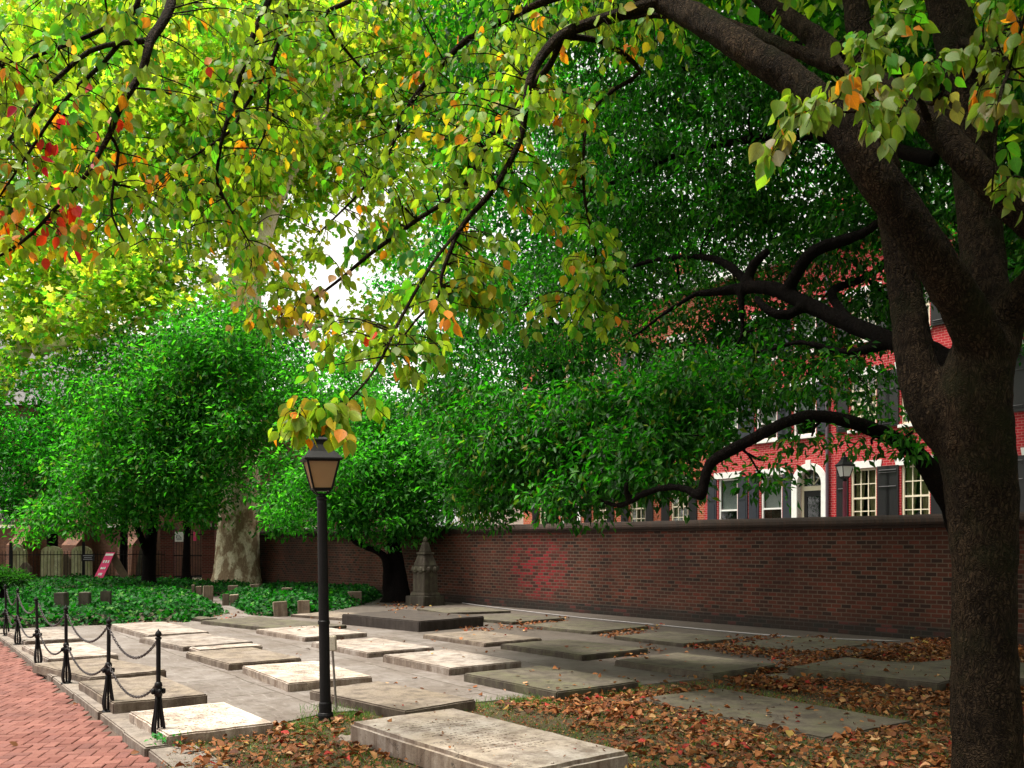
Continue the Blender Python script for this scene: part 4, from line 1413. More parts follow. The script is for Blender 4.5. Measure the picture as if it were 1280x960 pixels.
# ------------------------------------------------------------------ church, gate, fence and old graves at the left
ca, cb = D(-160, 680, 50), D(205, 680, 48)
ang = math.atan2(-(cb - ca).y, -(cb - ca).x)
W = (cb - ca).length
ch = thing('brick_church', 'brown brick church wall with sloping buttresses behind the old gravestones', 'church', (cb.x, cb.y, 0), ang)
ops = [(2.2 + k * 3.1, 3.4 + k * 3.1, 2.6, 5.6) for k in range(5)]
s = MB(); facade(s, W, 9.0, ops, .3); s.build('wall', M['brownstone'], ch)
for o in ops:
    window(ch, *o, 'grid', None)
for k in range(6):
    x = .9 + k * 3.05
    s = MB(); s.add([(x, .003, -.1), (x + .8, .003, -.1), (x + .8, .003, 4.4), (x, .003, 4.4), (x, 1.7, -.1), (x + .8, 1.7, -.1), (x + .8, 1.5, 1.6), (x, 1.5, 1.6), (x, .9, 2.0), (x + .8, .9, 2.0)],
                    [(4, 5, 6, 7), (7, 6, 9, 8), (8, 9, 2, 3), (0, 4, 7, 8, 3), (1, 2, 9, 6, 5), (0, 1, 5, 4)])
    s.build('buttress', M['brownstone'], ch)
s = MB(); s.add([(-.3, .4, 9.0), (W + .3, .4, 9.0), (W + .3, -6, 14), (-.3, -6, 14), (-.3, -12, 9.0), (W + .3, -12, 9.0)], [(0, 1, 2, 3), (3, 2, 5, 4), (0, 3, 4), (1, 5, 2), (0, 4, 5, 1)])
s.build('roof', M['roof'], ch)

# gate piers and iron gate
for px, lab in ((210, 'left red brick pier of the iron gate behind the ivy'), (262, 'right red brick pier of the iron gate beside the sycamore trunk')):
    p = D(px, 680, 42)
    t = thing('gate_pier', lab, 'pier', (p.x, p.y, 0), .1, 'brick piers of the iron gate')
    s = MB(); s.box(-.28, .28, -.28, .28, -.1, 2.3); s.build('shaft', M['pier_brick'], t)
    s = MB(); s.box(-.34, .34, -.34, .34, 2.303, 2.42); s.box(-.28, .28, -.28, .28, 2.42, 2.6, taper=.3); s.build('cap', M['obelisk'], t, bevel=.02)
p0_, p1_ = D(214, 680, 41.9), D(257.5, 680, 41.9)
gt = thing('iron_gate', 'black iron gate closed between the two brick piers', 'gate', (p0_.x, p0_.y, 0))
W = p1_.x - p0_.x
s = MB()
for z in (.15, 1.1, 2.05):
    s.box(.02, W - .02, -.02, .02, z, z + .05)
for x in (.02, W / 2 - .03, W - .06):
    s.box(x, x + .05, -.025, .025, .02, 2.2)
s.build('gate_frame', M['iron'], gt)
for k in range(12):
    x = .12 + (W - .24) * k / 11
    s = MB(); s.tube([(x, 0, .1), (x, 0, 2.3)], .012, 5); s.build('bar', M['iron'], gt)
p = D(224, 671, 41.7)
sg = thing('notice_sign', 'small white square notice hung on the iron gate', 'sign', (p.x, p.y, p.z))
s = MB(); s.box(-.19, .19, -.012, .012, -.22, .22); s.build('board', M['white'], sg)
s = MB()                                          # black drawing and lines of print
s.tube([(-.12, -.016, -.06), (-.1, -.016, .1), (-.05, -.016, .02), (.0, -.016, .06), (.06, -.016, -.01), (.12, -.016, -.06), (-.12, -.016, -.06)], .016, 5)
s.box(-.12, .12, -.016, -.0125, -.15, -.12)
s.build('print', M['darkroom'], sg)
for px, col, lab in ((232, 'pink', 'small crimson notice panel left of two on the iron gate'), (243.5, 'pink', 'small crimson notice panel right of two on the iron gate')):
    p = D(px, 670.5, 41.75)
    s = MB(); s.box(-.06, .06, -.01, .01, -.2, .2)
    o = s.build('crimson_notice', M['pink']); o.location = p
    tag(o, lab, 'sign', 'crimson panels on the gate')

# iron fence
f0, f1 = D(-60, 680, 37.5), D(206, 680, 40.5)
fa = math.atan2((f1 - f0).y, (f1 - f0).x)
W = (f1 - f0).length
fn = thing('iron_fence', 'low black iron picket fence between the ivy and the old gravestones', 'fence', (f0.x, f0.y, 0), fa)
s = MB()
for z in (.25, 1.18):
    s.box(0, W, -.012, .012, z, z + .035)
s.build('rail', M['iron'], fn)
npk = 64
pm = MB(); pm.tube([(0, 0, .0), (0, 0, 1.3)], .011, 5); pm.lathe([(.016, 1.3), (.002, 1.38)], 5)
pk = pm.build('picket', M['iron'], fn)
for k in range(1, npk):
    c = pk.copy(); COL.objects.link(c); c.parent = fn; c.location = (W * k / (npk - 1), 0, 0)
for fx in (.262, .6, .93):
    s = MB(); s.box(W * fx - .06, W * fx + .06, -.06, .06, -.05, 1.7); s.box(W * fx - .06, W * fx + .06, -.06, .06, 1.7, 1.8, taper=.1); s.build('fence_post', M['iron'], fn)
p = D(110, 697, 38.6)
s = MB(); s.box(-.27, .27, -.015, .015, -.15, .15); 
pq = thing('plaque', 'small dark plaque fixed to the iron fence before the old gravestone', 'sign', p)
s.build('board', M['iron'], pq)
s = MB()
for k, wv in enumerate((.2, .16, .19)):
    s.box(-wv, wv, -.02, -.0155, .07 - k * .075, .095 - k * .075)
s.build('print', M['slatline'], pq)

# old upright gravestones
def old_grave(px0, px1, ytop, d, kind, label, mat='grave'):
    p = D((px0 + px1) / 2, 680, d)
    w_ = (px1 - px0) / F * d / 2
    h = CH - (ytop - HY) / F * d
    if kind == 'round':
        z0 = h - w_ * .55
        prof = [(-w_, -.05), (w_, -.05), (w_, z0)] + [(w_ * math.cos(a), z0 + w_ * .55 * math.sin(a)) for a in [math.pi * k / 12 for k in range(1, 12)]] + [(-w_, z0)]
    elif kind == 'shoulder':
        z0 = h - w_ * .95
        prof = [(-w_, -.05), (w_, -.05), (w_, z0 - .05), (w_ * .9, z0 + .08), (w_ * .55, z0 + .12)] + [(w_ * .5 * math.cos(a), h - w_ * .5 + w_ * .5 * math.sin(a)) for a in [math.pi * k / 8 for k in range(0, 9)]] + [(-w_ * .55, z0 + .12), (-w_ * .9, z0 + .08), (-w_, z0 - .05)]
    else:
        prof = [(-w_, -.05), (w_, -.05), (w_, h - .25), (w_ * .3, h), (-w_ * .3, h), (-w_, h - .25)]
    s = MB(); s.extrude_y(prof, -.07, .07)
    o = s.build('headstone', M[mat], bevel=.012)
    o.location = (p.x, p.y, 0)
    o.rotation_euler = (random.uniform(-.04, .04), random.uniform(-.03, .03), random.uniform(-.1, .15))
    tag(o, label, 'gravestone', 'upright old gravestones behind the fence')


old_grave(14, 35, 679.5, 42, 'shoulder', 'mossy upright gravestone with shaped shoulders, leftmost behind the fence')
old_grave(51.5, 77.5, 682.5, 42, 'round', 'broad round topped mossy gravestone in the middle behind the fence')
old_grave(89.5, 115, 682.5, 42, 'round', 'round topped gravestone with a pale edge behind the small plaque')
old_grave(77.5, 89, 693, 43.5, 'flat', 'lower plain gravestone between the two round topped ones', 'stub')
old_grave(25, 40, 703, 40.3, 'point', 'short pointed gravestone low in the grass before the shouldered one', 'stub')
# leaning tall slab, right of the sandwich board
p = D(172, 680, 41)
s = MB(); s.extrude_y([(-.13, -.05), (.13, -.05), (.22, 1.1), (.34, 1.75), (.2, 1.75), (.05, 1.1)], -.06, .06)
o = s.build('leaning_slab', M['obelisk'], bevel=.01); o.location = (p.x, p.y, 0)
tag(o, 'tall thin grey stone leaning by the dark tree near the gate', 'gravestone')

# sandwich board
p = G(135, 731)
sb = thing('sandwich_board', 'magenta folding board sign with white lettering at the back of the ivy', 'sign', (p.x, p.y, 0), .15)
hh = CH - (690.5 - HY) / F * p.y
ax = 14 / F * p.y
w2 = .17
s = MB(); s.add([(-ax - w2 + .1, -.55, 0), (-ax + w2 + .1, -.55, 0), (w2 + .1, 0, hh), (-w2 + .1, 0, hh), (-ax - w2 + .1, -.50, 0), (-ax + w2 + .1, -.50, 0), (w2 + .1, .03, hh), (-w2 + .1, .03, hh)],
                [(0, 1, 2, 3), (7, 6, 5, 4), (0, 4, 5, 1), (1, 5, 6, 2), (2, 6, 7, 3), (3, 7, 4, 0)])
fp = s.build('front_panel', M['pink'], sb)
s = MB()
for u, ww, hh2 in ((.93, .9, .05), (.72, .75, .10), (.52, .55, .08), (.34, .35, .09), (.15, .3, .1)):
    c = Vector((-ax + .1, -.55, 0)).lerp(Vector((.1, 0, hh)), u) + Vector((0, -.012, 0))
    up = (Vector((.0, 0, hh)) - Vector((-ax, -.55, 0))).normalized()
    if u in (.93,):
        q = [c - Vector((w2 * ww, 0, 0)) - up * hh2, c + Vector((w2 * ww, 0, 0)) - up * hh2, c + Vector((w2 * ww, 0, 0)) + up * hh2, c - Vector((w2 * ww, 0, 0)) + up * hh2]
        s.add(q, [(0, 1, 2, 3)])
    else:
        k = 3
        for j in range(k):
            xx = (j - (k - 1) / 2) * w2 * ww * .7
            q = [c + Vector((xx - .03, 0, 0)) - up * hh2 * .6, c + Vector((xx + .03, 0, 0)) - up * hh2 * .6, c + Vector((xx + .025, 0, 0)) + up * hh2 * .6, c + Vector((xx - .025, 0, 0)) + up * hh2 * .6]
            s.add(q, [(0, 1, 2, 3)])
s.build('print', M['white'], fp)
s = MB(); s.add([(.1 - w2, .05, hh - .02), (.1 + w2, .05, hh - .02), (.1 + w2 + ax * 1.2, .6, 0), (.1 - w2 + ax * 1.2, .6, 0), (.1 - w2, .085, hh - .02), (.1 + w2, .085, hh - .02), (.1 + w2 + ax * 1.2, .635, 0), (.1 - w2 + ax * 1.2, .635, 0)],
                [(0, 1, 2, 3), (7, 6, 5, 4), (0, 4, 5, 1), (1, 5, 6, 2), (2, 6, 7, 3), (3, 7, 4, 0)])
s.build('back_panel', M['wood'], sb)

# lamp partly in the frame at the left
q = D(-3, 680, 31)
lamp((q.x, q.y, 0), 'dark lamp post cut off by the left edge of the picture', 'lamp_post', H=2.95, glass='white', rz=.3)


# ------------------------------------------------------------------ foreground tree with the overhanging autumn branches
fgb = G(1234, 996)
fg = Tree('dogwood_tree', 'big foreground tree with dark spreading limbs and olive, orange and red autumn leaves', fgb, M['bark_dark'], voxel=0.022)
fg.limb([(1234, 1012, 6, 55.8), (1234, 990, 6, 46.5), (1234, 940, 6, 40.0), (1231, 800, 6, 38.1), (1228, 660, 6, 39.1), (1220, 560, 6, 44.6), (1216, 500, 6, 46.5), (1228, 450, 6, 39.1), (1233, 420, 6, 33.5)], n=20, step=.08)
fg.limb([(1215, 575, 6.02, 30.2), (1172, 520, 6.1, 31.1), (1148, 470, 6.2, 24.4), (1137, 400, 6.3, 21.0), (1125, 320, 6.4, 19.3), (1108, 220, 6.5, 18.5), (1085, 100, 6.6, 16.8), (1068, 0, 6.7, 15.1), (1045, -160, 6.9, 11.8), (1010, -320, 7.2, 7.6)], n=16)
fg.limb([(1230, 440, 5.95, 30.2), (1205, 385, 5.8, 27.7), (1165, 320, 5.7, 26.0), (1120, 255, 5.7, 25.2), (1085, 205, 5.7, 23.5), (1045, 150, 5.8, 21.8), (990, 100, 6, 20.2), (935, 65, 6.2, 18.5), (880, 28, 6.5, 16.8), (830, 2, 6.8, 14.3), (760, -30, 7.1, 11.8), (650, -70, 7.5, 10.1), (500, -95, 7.7, 8.4), (360, -90, 7.6, 7.6), (230, -60, 7.2, 6.7), (120, -40, 6.8, 5.0)], n=16)
fg.limb([(1236, 425, 6.1, 32.3), (1229, 330, 6.3, 27.5), (1222, 250, 6.4, 25.6), (1212, 150, 6.5, 25.6), (1195, 50, 6.6, 25.6), (1178, -20, 6.7, 23.8), (1150, -180, 6.9, 17.1), (1140, -400, 7.2, 9.5)], n=16)
fg.limb([(1240, 440, 6, 32), (1252, 405, 6, 27), (1272, 375, 5.9, 21), (1300, 340, 5.8, 19), (1345, 300, 5.7, 17), (1400, 200, 5.6, 13)], n=14)
fg.limb([(1345, 300, 5.7, 18), (1300, 285, 5.72, 20), (1270, 262, 5.75, 20), (1232, 222, 5.8, 19), (1195, 187, 5.9, 19), (1160, 150, 6, 18), (1126, 124, 6.1, 17), (1085, 97, 6.3, 15), (1055, 75, 6.4, 14), (1010, 40, 6.6, 12), (960, 5, 6.9, 10), (900, -50, 7.2, 7)], n=14)
fg.limb([(1085, 99, 6.3, 13), (1050, 85, 6.35, 11), (990, 62, 6.6, 9), (925, 36, 6.9, 8), (860, 20, 7.2, 6), (760, 20, 7.5, 4)], n=10)
TH = dict(thin=True, n=8, step=.09, wob=.04)
fg.limb([(830, 2, 6.8, 8), (800, 10, 6.8, 8.5), (769, 20, 6.8, 8), (735, 30, 6.7, 7), (702, 44, 6.6, 6.5), (676, 72, 6.5, 6), (662, 101, 6.4, 5.5), (656, 140, 6.4, 4.5), (650, 175, 6.4, 4), (620, 232, 6.3, 3.6), (578, 282, 6.3, 3), (562, 316, 6.2, 2.8), (552, 345, 6.2, 2.3), (548, 370, 6.2, 2), (520, 400, 6.2, 1.5), (490, 440, 6.2, 1)], **TH)
fg.limb([(702, 46, 6.6, 5), (688, 80, 6.8, 4.5), (665, 108, 7.0, 4), (640, 140, 7.1, 4), (608, 185, 7.2, 4), (578, 236, 7.2, 3.5), (521, 275, 7.2, 3), (462, 318, 7.2, 2.6), (430, 345, 7.2, 2), (390, 375, 7.2, 1.6), (340, 405, 7.2, 1)], **TH)
fg.limb([(760, -30, 7.1, 6), (715, -10, 7.4, 5), (675, 4, 7.6, 4.5), (630, 25, 7.8, 4), (585, 48, 8, 3.8), (538, 97, 8, 3.5), (514, 128, 8, 3.2), (497, 161, 8, 2.6), (487, 190, 8, 2), (450, 240, 8.1, 1.5), (400, 290, 8.2, 1)], **TH)
fg.limb([(702, 44, 6.6, 4), (760, 55, 7, 3.6), (800, 90, 7.2, 3), (770, 110, 7.2, 2.6), (735, 150, 7, 2.2), (730, 240, 7, 1.8), (745, 320, 7, 1.4), (735, 380, 7, 1)], **TH)
fg.limb([(230, -60, 7.2, 6), (215, 0, 6.6, 6.2), (205, 25, 6.4, 6), (188, 50, 6.2, 6), (182, 75, 6.1, 5), (173, 98, 6.1, 4.6), (157, 122, 6, 4.2), (144, 148, 6, 4), (137, 168, 6, 3.6), (124, 192, 6, 3), (110, 216, 5.9, 2.8), (88, 240, 5.9, 2.5), (66, 264, 5.9, 2.2), (40, 292, 5.9, 2), (5, 317, 5.9, 1.7), (-50, 340, 5.9, 1.2)], **TH)
fg.limb([(188, 50, 6.2, 4), (165, 53, 6.2, 3.5), (148, 54, 6.2, 3.2), (112, 64, 6.2, 3), (75, 95, 6.1, 2.8), (54, 118, 6.1, 2.7), (34, 151, 6, 2.5), (0, 186, 6, 2.2), (-40, 230, 6, 1.6)], **TH)
fg.limb([(180, -55, 6.6, 4), (172, 5, 6.6, 3.5), (155, 22, 6.6, 3), (110, 45, 6.6, 2.6), (44, 70, 6.5, 2.4), (0, 82, 6.5, 2), (-60, 100, 6.5, 1.5)], **TH)
fg.limb([(150, 52, 6.2, 3), (130, 78, 6.3, 2.7), (95, 110, 6.3, 2.4), (70, 140, 6.3, 2), (30, 200, 6.3, 1.6), (-10, 260, 6.3, 1)], **TH)
fg.limb([(360, -90, 7.6, 5), (345, -40, 7.4, 4.5), (336, 0, 7.3, 4), (318, 40, 7.2, 3.8), (306, 77, 7.2, 3.4), (292, 125, 7.2, 3), (279, 168, 7.1, 2.6), (273, 200, 7.1, 2.2), (272, 230, 7.1, 1.9), (290, 265, 7.1, 1.3), (310, 300, 7.1, .9)], **TH)
fg.limb([(375, -88, 7.6, 4), (362, 0, 7.7, 3.2), (352, 40, 7.7, 3), (343, 67, 7.7, 2.7), (324, 105, 7.6, 2.4), (305, 135, 7.5, 2.2), (285, 166, 7.4, 1.8), (250, 190, 7.4, 1.3), (220, 210, 7.4, .9)], **TH)
fg.limb([(343, 67, 7.7, 2.2), (337, 100, 7.7, 2), (334, 140, 7.7, 1.7), (330, 170, 7.7, 1.3), (320, 190, 7.7, .9)], **TH)
fg.limb([(137, 168, 6, 2.4), (148, 190, 6.1, 2), (142, 230, 6.1, 1.8), (140, 270, 6.1, 1.5), (160, 310, 6.1, 1)], **TH)
fg.limb([(500, -95, 7.7, 5), (480, -30, 7.9, 4), (440, 0, 8.1, 3), (405, 20, 8.3, 2.4), (430, 60, 8.5, 2), (465, 100, 8.6, 1.3)], **TH)
fg.limb([(578, 282, 6.3, 2.4), (540, 330, 6.0, 2.2), (500, 400, 5.8, 2), (470, 460, 5.6, 1.7), (430, 505, 5.5, 1.3), (385, 528, 5.4, .9)], **TH)
fg.limb([(1055, 75, 6.4, 6), (1040, 60, 5.8, 4), (1060, 90, 5.2, 3.2), (1085, 120, 5.0, 2.6), (1100, 135, 4.9, 1.8), (1060, 140, 4.9, 1.4), (1010, 140, 4.9, 1)], **TH)
fg.limb([(1195, 50, 6.6, 6), (1230, 60, 6.0, 4), (1260, 80, 5.4, 3), (1250, 120, 5.2, 2.2), (1245, 170, 5.1, 1.6), (1240, 240, 5.1, 1.2)], **TH)
fg.limb([(1160, 150, 6, 5), (1150, 120, 5.5, 3.5), (1165, 130, 5.2, 2.6), (1180, 110, 5.1, 1.8), (1160, 90, 5.1, 1.2)], **TH)

# sprays of leaves: twigs from the nearest branch, leaves hanging from them
SP = [  # px box, depth range, number, palette index
    ((0, 0, 190, 110), (5.6, 7.5), 46, 0), ((0, 100, 150, 215), (5.6, 7.0), 46, 1), ((0, 210, 130, 330), (5.6, 6.8), 36, 1),
    ((130, 120, 330, 330), (6.0, 8.2), 80, 2), ((180, 0, 400, 130), (6.4, 8.5), 70, 0), ((330, 0, 540, 200), (7.0, 9.0), 84, 3),
    ((280, 180, 500, 320), (7.0, 9.0), 52, 3), ((300, 330, 430, 430), (6.8, 7.6), 24, 4), ((430, 120, 600, 320), (6.2, 8.0), 60, 0),
    ((520, 20, 700, 160), (6.6, 8.0), 60, 3), ((560, 110, 760, 250), (6.0, 7.4), 56, 0), ((480, 250, 640, 400), (6.0, 6.8), 42, 0),
    ((380, 390, 560, 470), (5.6, 6.4), 24, 0), ((345, 500, 500, 540), (5.3, 5.7), 19, 3), ((640, 200, 770, 300), (6.4, 7.2), 24, 0),
    ((695, 310, 790, 420), (6.6, 7.2), 20, 3), ((590, 360, 680, 410), (6.2, 6.9), 9, 0), ((700, 0, 870, 70), (6.6, 7.8), 26, 3),
    ((970, 100, 1130, 190), (4.7, 5.1), 15, 5), ((955, 170, 1005, 200), (4.7, 5.0), 3, 5), ((1060, 20, 1170, 110), (4.9, 5.6), 18, 5), ((1170, 60, 1280, 140), (5.0, 5.8), 15, 5),
    ((1225, 200, 1300, 250), (5.0, 5.3), 5, 5), ((1240, 0, 1330, 90), (5.2, 6.0), 12, 5), ((-120, 0, 0, 300), (5.6, 7.0), 40, 1), ((150, -70, 800, 0), (6.8, 8.6), 34, 0),
    ((880, -80, 1250, 0), (6.4, 7.6), 40, 0), ((1290, 40, 1500, 260), (5.2, 7.0), 40, 5),
]
OL, YG, GR_, DG, YE, OR, RE, PI = (0.15, 0.24, 0.03), (0.24, 0.36, 0.035), (0.085, 0.30, 0.025), (0.03, 0.14, 0.025), (0.46, 0.36, 0.03), (0.62, 0.22, 0.025), (0.55, 0.04, 0.02), (0.5, 0.30, 0.18)
PAL = [([OL, YG, GR_, DG, YE, OR, RE], [30, 32, 24, 8, 3.5, 3.2, .4]), ([OL, YG, GR_, DG, YE, OR, RE, (0.55, 0.02, 0.08)], [26, 24, 18, 8, 5, 13, 5, 2.5]), ([OL, YG, GR_, DG, YE, OR, RE], [22, 28, 28, 16, 3, 4, .8]),
       ([YG, OL, GR_, YE, OR], [44, 24, 20, 7, 4.5]), ([PI, YG, OL, YE, OR], [18, 28, 28, 14, 6]), ([OL, (0.17, 0.25, 0.06), GR_, (0.22, 0.2, 0.09), OR], [38, 36, 12, 10, 6])]
Pl, Tl, Nl, Cl, Ll = [], [], [], [], []
fg_nodes = np.array(fg.nodes)
fg_nr = np.array(fg.nr)
for (x0, y0, x1, y1), (d0, d1), cnt, pi in SP:
    for _ in range(round(cnt * (.8 if cnt > 40 else 1))):
        q = D(random.uniform(x0, x1), random.uniform(y0, y1), random.uniform(d0, d1))
        qa = np.array(q)
        dd = np.linalg.norm(fg_nodes - qa, axis=1) + 0.5 * np.maximum(0, qa[2] - fg_nodes[:, 2]) + np.where(fg_nr > 0.06, 0.5, 0)
        i = int(np.argmin(dd))
        a = Vector(fg_nodes[i])
        L = (q - a).length
        mid = a.lerp(q, .5) + Vector((random.uniform(-.1, .1), random.uniform(-.1, .1), random.uniform(0, .18))) * (L + .2)
        pts, rad = catmull([a, mid, q, q + Vector((random.uniform(-.12, .12), random.uniform(-.12, .12), random.uniform(-.16, -.03)))], [min(fg_nr[i] * .6, .004 + .003 * L), .0035 + .001 * L, .0022, .0012], .07)
        fg.twig.tube(pts, rad, 5)
        tot = max(3, len(pts) - 1)
        lo = max(1, int(tot * (.3 if L < 1 else 1 - .5 / L)))
        nl = random.randint(8, 13)
        cc = palette(nl, *PAL[pi], 0.2)
        main = palette(1, *PAL[pi], 0.15)
        cc = np.where(rng.random((nl, 1)) < .55, main * rng.uniform(.8, 1.2, (nl, 1)), cc)
        for j in range(nl):
            k = random.randint(lo, tot - 1) if tot - 1 > lo else tot - 1
            k = min(k, len(pts) - 1)
            d = (pts[min(k + 1, len(pts) - 1)] - pts[k - 1]).normalized()
            off = Vector((random.gauss(0, 1), random.gauss(0, 1), random.gauss(0, .5))).normalized()
            p = pts[k] + off * random.uniform(.01, .06)
            T = off * .55 + d * .35 + Vector((0, 0, -random.uniform(.45, 1.3)))
            nn = Vector((random.gauss(0, 1), random.gauss(0, 1) - .3, random.gauss(0.25, .5)))
            Pl.append(p); Tl.append(T); Nl.append(nn); Ll.append(random.uniform(.065, .108) * (1.15 if d0 < 5.5 else 1.0))
        Cl.append(cc)
P = np.array(Pl); Ls = np.array(Ll)
fg.finish(4, .012)
leaves('crown', P, np.array(Tl), np.array(Nl), Ls, Ls * rng.uniform(.55, .75, len(P)), np.concatenate(Cl), M['leaf_fg'], fg.root, fg.base, 'ovate', rng.uniform(.3, 1.8, len(P)))

OVER = [(Vector((x, y, z)), 0, 0, r, h) for x, y, z, r, h in ((3.0, 3.0, 6.6, 2.6, 1.3), (5.8, 5.0, 6.6, 2.6, 1.5), (4.8, 8.8, 8.6, 2.8, 1.4), (7.8, 8.5, 7.0, 2.6, 1.8), (2.4, 8.5, 8.8, 2.4, 1.2), (8.0, 2.5, 6.0, 2.6, 1.8), (3.6, -.5, 6.4, 2.6, 1.2), (3.5, 6, 8.6, 2.6, 1.2), (.6, 8.8, 8.6, 1.9, 1.0), (1.2, 10.6, 9.2, 2.0, 1.0), (6.5, 11.0, 8.8, 2.4, 1.4))]  # crown masses added out of view overhead, to shade the right side
fg.twig = MB()
fg.crown(OVER, 40000, .17, M['leaf_fg'], [OL, YG, GR_, DG], [40, 16, 24, 20], clump_r=.6, per=40, flat=.6, droop=.7, wfac=.65, conn=.05, name='added_shade_crown')
fg.twig.build('branchwork', M['bark_dark'], fg.root, origin=fg.base, smooth=True)

# ------------------------------------------------------------------ second tree behind it: dark evergreen with sinuous limbs
ev = Tree('evergreen_tree', 'dark evergreen tree with black sinuous limbs and one low limb arching over the wall', G(1207, 880), M['bark_black'], voxel=0.03)
ev.limb([(1224, 892, 9.5, 34), (1223, 868, 9.5, 26), (1221, 800, 9.5, 22), (1217, 700, 9.5, 23), (1208, 640, 9.5, 28), (1197, 585, 9.5, 28), (1199, 520, 9.5, 25), (1212, 440, 9.6, 21), (1224, 330, 9.9, 18), (1218, 200, 10.3, 15), (1195, 60, 10.8, 11), (1160, -80, 11.2, 7)], n=14)
ev.limb([(1196, 640, 9.5, 16.2), (1172, 600, 9.4, 15.3), (1140, 562, 9.4, 10.1), (1095, 538, 9.3, 9.4), (1050, 524, 9.2, 9.0), (1010, 520, 9.2, 8.6), (975, 531, 9.2, 7.8), (940, 549, 9.2, 7.8), (910, 565, 9.3, 7.8), (887, 580, 9.3, 7.4), (880, 605, 9.3, 7.0), (876, 622, 9.3, 6.6), (860, 612, 9.4, 5.5), (835, 609, 9.6, 5.1), (800, 619, 9.9, 4.7), (776, 632, 10.2, 4.3), (745, 622, 10.5, 2.7), (715, 602, 10.8, 2.0), (680, 592, 11.1, 1.2)], n=12)
ev.limb([(787, 628, 10.05, 4.5), (783, 614, 10.0, 4.5), (783, 601, 10, 4)], n=8)
ev.limb([(1196, 470, 9.7, 16.7), (1165, 440, 9.9, 13.7), (1120, 428, 10.2, 11.4), (1055, 402, 10.8, 10.6), (1000, 376, 11.3, 9.9), (965, 360, 11.6, 9.1), (932, 360, 11.9, 7.6), (900, 364, 12.1, 6.1), (868, 367, 12.3, 3.8)], n=12)
ev.limb([(985, 362, 11.4, 8.4), (1000, 335, 11.3, 8.4), (1018, 313, 11.2, 8.4), (1050, 302, 11, 7.6), (1090, 285, 10.8, 6.1), (1120, 250, 10.8, 3.8)], n=10)
ev.limb([(940, 360, 11.9, 6.1), (915, 335, 12.2, 6.1), (885, 322, 12.6, 4.6), (840, 322, 13, 3.8), (800, 330, 13.4, 3.0), (770, 345, 13.8, 2.7), (740, 375, 14.2, 1.9)], n=10)
ev.limb([(934, 360, 11.9, 8), (938, 338, 11.9, 7), (950, 322, 11.8, 6.5), (962, 313, 11.8, 5)], n=8)
ev.limb([(925, 362, 11.9, 5), (927, 392, 11.9, 4.5), (928, 418, 11.9, 3), (915, 440, 11.9, 2)], n=8)
ev.limb([(1010, 378, 11.2, 7.6), (985, 394, 11.2, 6.8), (960, 388, 11.3, 6.1), (945, 372, 11.5, 4.6)], n=8)
ev.limb([(1060, 400, 10.8, 6.8), (1040, 365, 11.4, 6.1), (1075, 350, 11.8, 5.3), (1110, 330, 12, 3.8)], n=8)
ev.limb([(870, 367, 12.3, 4), (830, 392, 12.5, 3), (800, 415, 12.8, 2.5), (780, 425, 13, 1.5)], n=6)
ev.limb([(1120, 428, 10.2, 8), (1060, 440, 10.6, 5), (1000, 428, 11, 4), (950, 440, 11.4, 3), (890, 445, 11.8, 2)], n=8)
ev.limb([(1170, 200, 10.3, 10), (1080, 180, 11, 8), (980, 170, 12, 6), (860, 190, 13, 4), (760, 230, 14, 2.5)], n=8)
ev.limb([(1150, 100, 10.6, 8), (1050, 60, 11.5, 6), (940, 60, 12.6, 4), (850, 90, 13.6, 2.5)], n=8)
EG = [(0.012, 0.055, 0.007), (0.022, 0.098, 0.010), (0.048, 0.165, 0.014), (0.09, 0.225, 0.02)]
ev.finish(3, .01)
ev.twig = MB()
ev.crown([(1000, 210, 12.5, 150, 105, 1.0), (880, 200, 13.5, 130, 110), (790, 210, 14, 85, 110), (740, 330, 14.2, 85, 90, .9), (640, 400, 14.5, 90, 75, .9), (860, 370, 13.5, 110, 55, .6),
          (1080, 330, 11.8, 90, 70, .85), (960, 330, 13, 90, 50, .65), (1000, 400, 13.5, 110, 40, .6), (880, 430, 13.5, 80, 40, .6), (1085, 440, 12.5, 60, 45, .9), (900, 465, 13.2, 70, 45, 1.0), (1010, 470, 12.6, 70, 34, .9), (830, 440, 13.6, 60, 40, .7), (960, 400, 13.2, 80, 40, .8), (1090, 380, 12.6, 50, 40, .6), (940, 90, 12.5, 90, 70, .45), (1060, 90, 11.5, 110, 80, .5), (1160, 130, 11, 90, 110, .8), (1200, 300, 11, 90, 80, .5), (1260, 180, 10.5, 70, 140, .8),
          (1000, 425, 12, 110, 28, .35), (830, 60, 13, 70, 60, .5), (1330, 250, 10, 80, 150, .7), (1100, -60, 11.5, 180, 80, .8), (560, 440, 15, 50, 45, .6), (680, 380, 18, 90, 80, .9), (770, 320, 18.5, 90, 80, .9), (850, 300, 18, 90, 70, .8), (940, 330, 17, 80, 60, .6), (730, 130, 16, 80, 75, .8), (800, 60, 16, 90, 70, .7), (700, -60, 15, 120, 70, .9), (830, -110, 14, 140, 80, 1), (980, -140, 13, 150, 80, 1), (900, -40, 17, 130, 70, .9), (760, 30, 19, 90, 80, .9)],  # rear and above-frame blobs added to shade the wall and paving
         82000, .105, M['leaf_ever'], EG, [34, 36, 22, 8], clump_r=.42, per=42, flat=.55, droop=.75, wfac=.42, conn=.035)
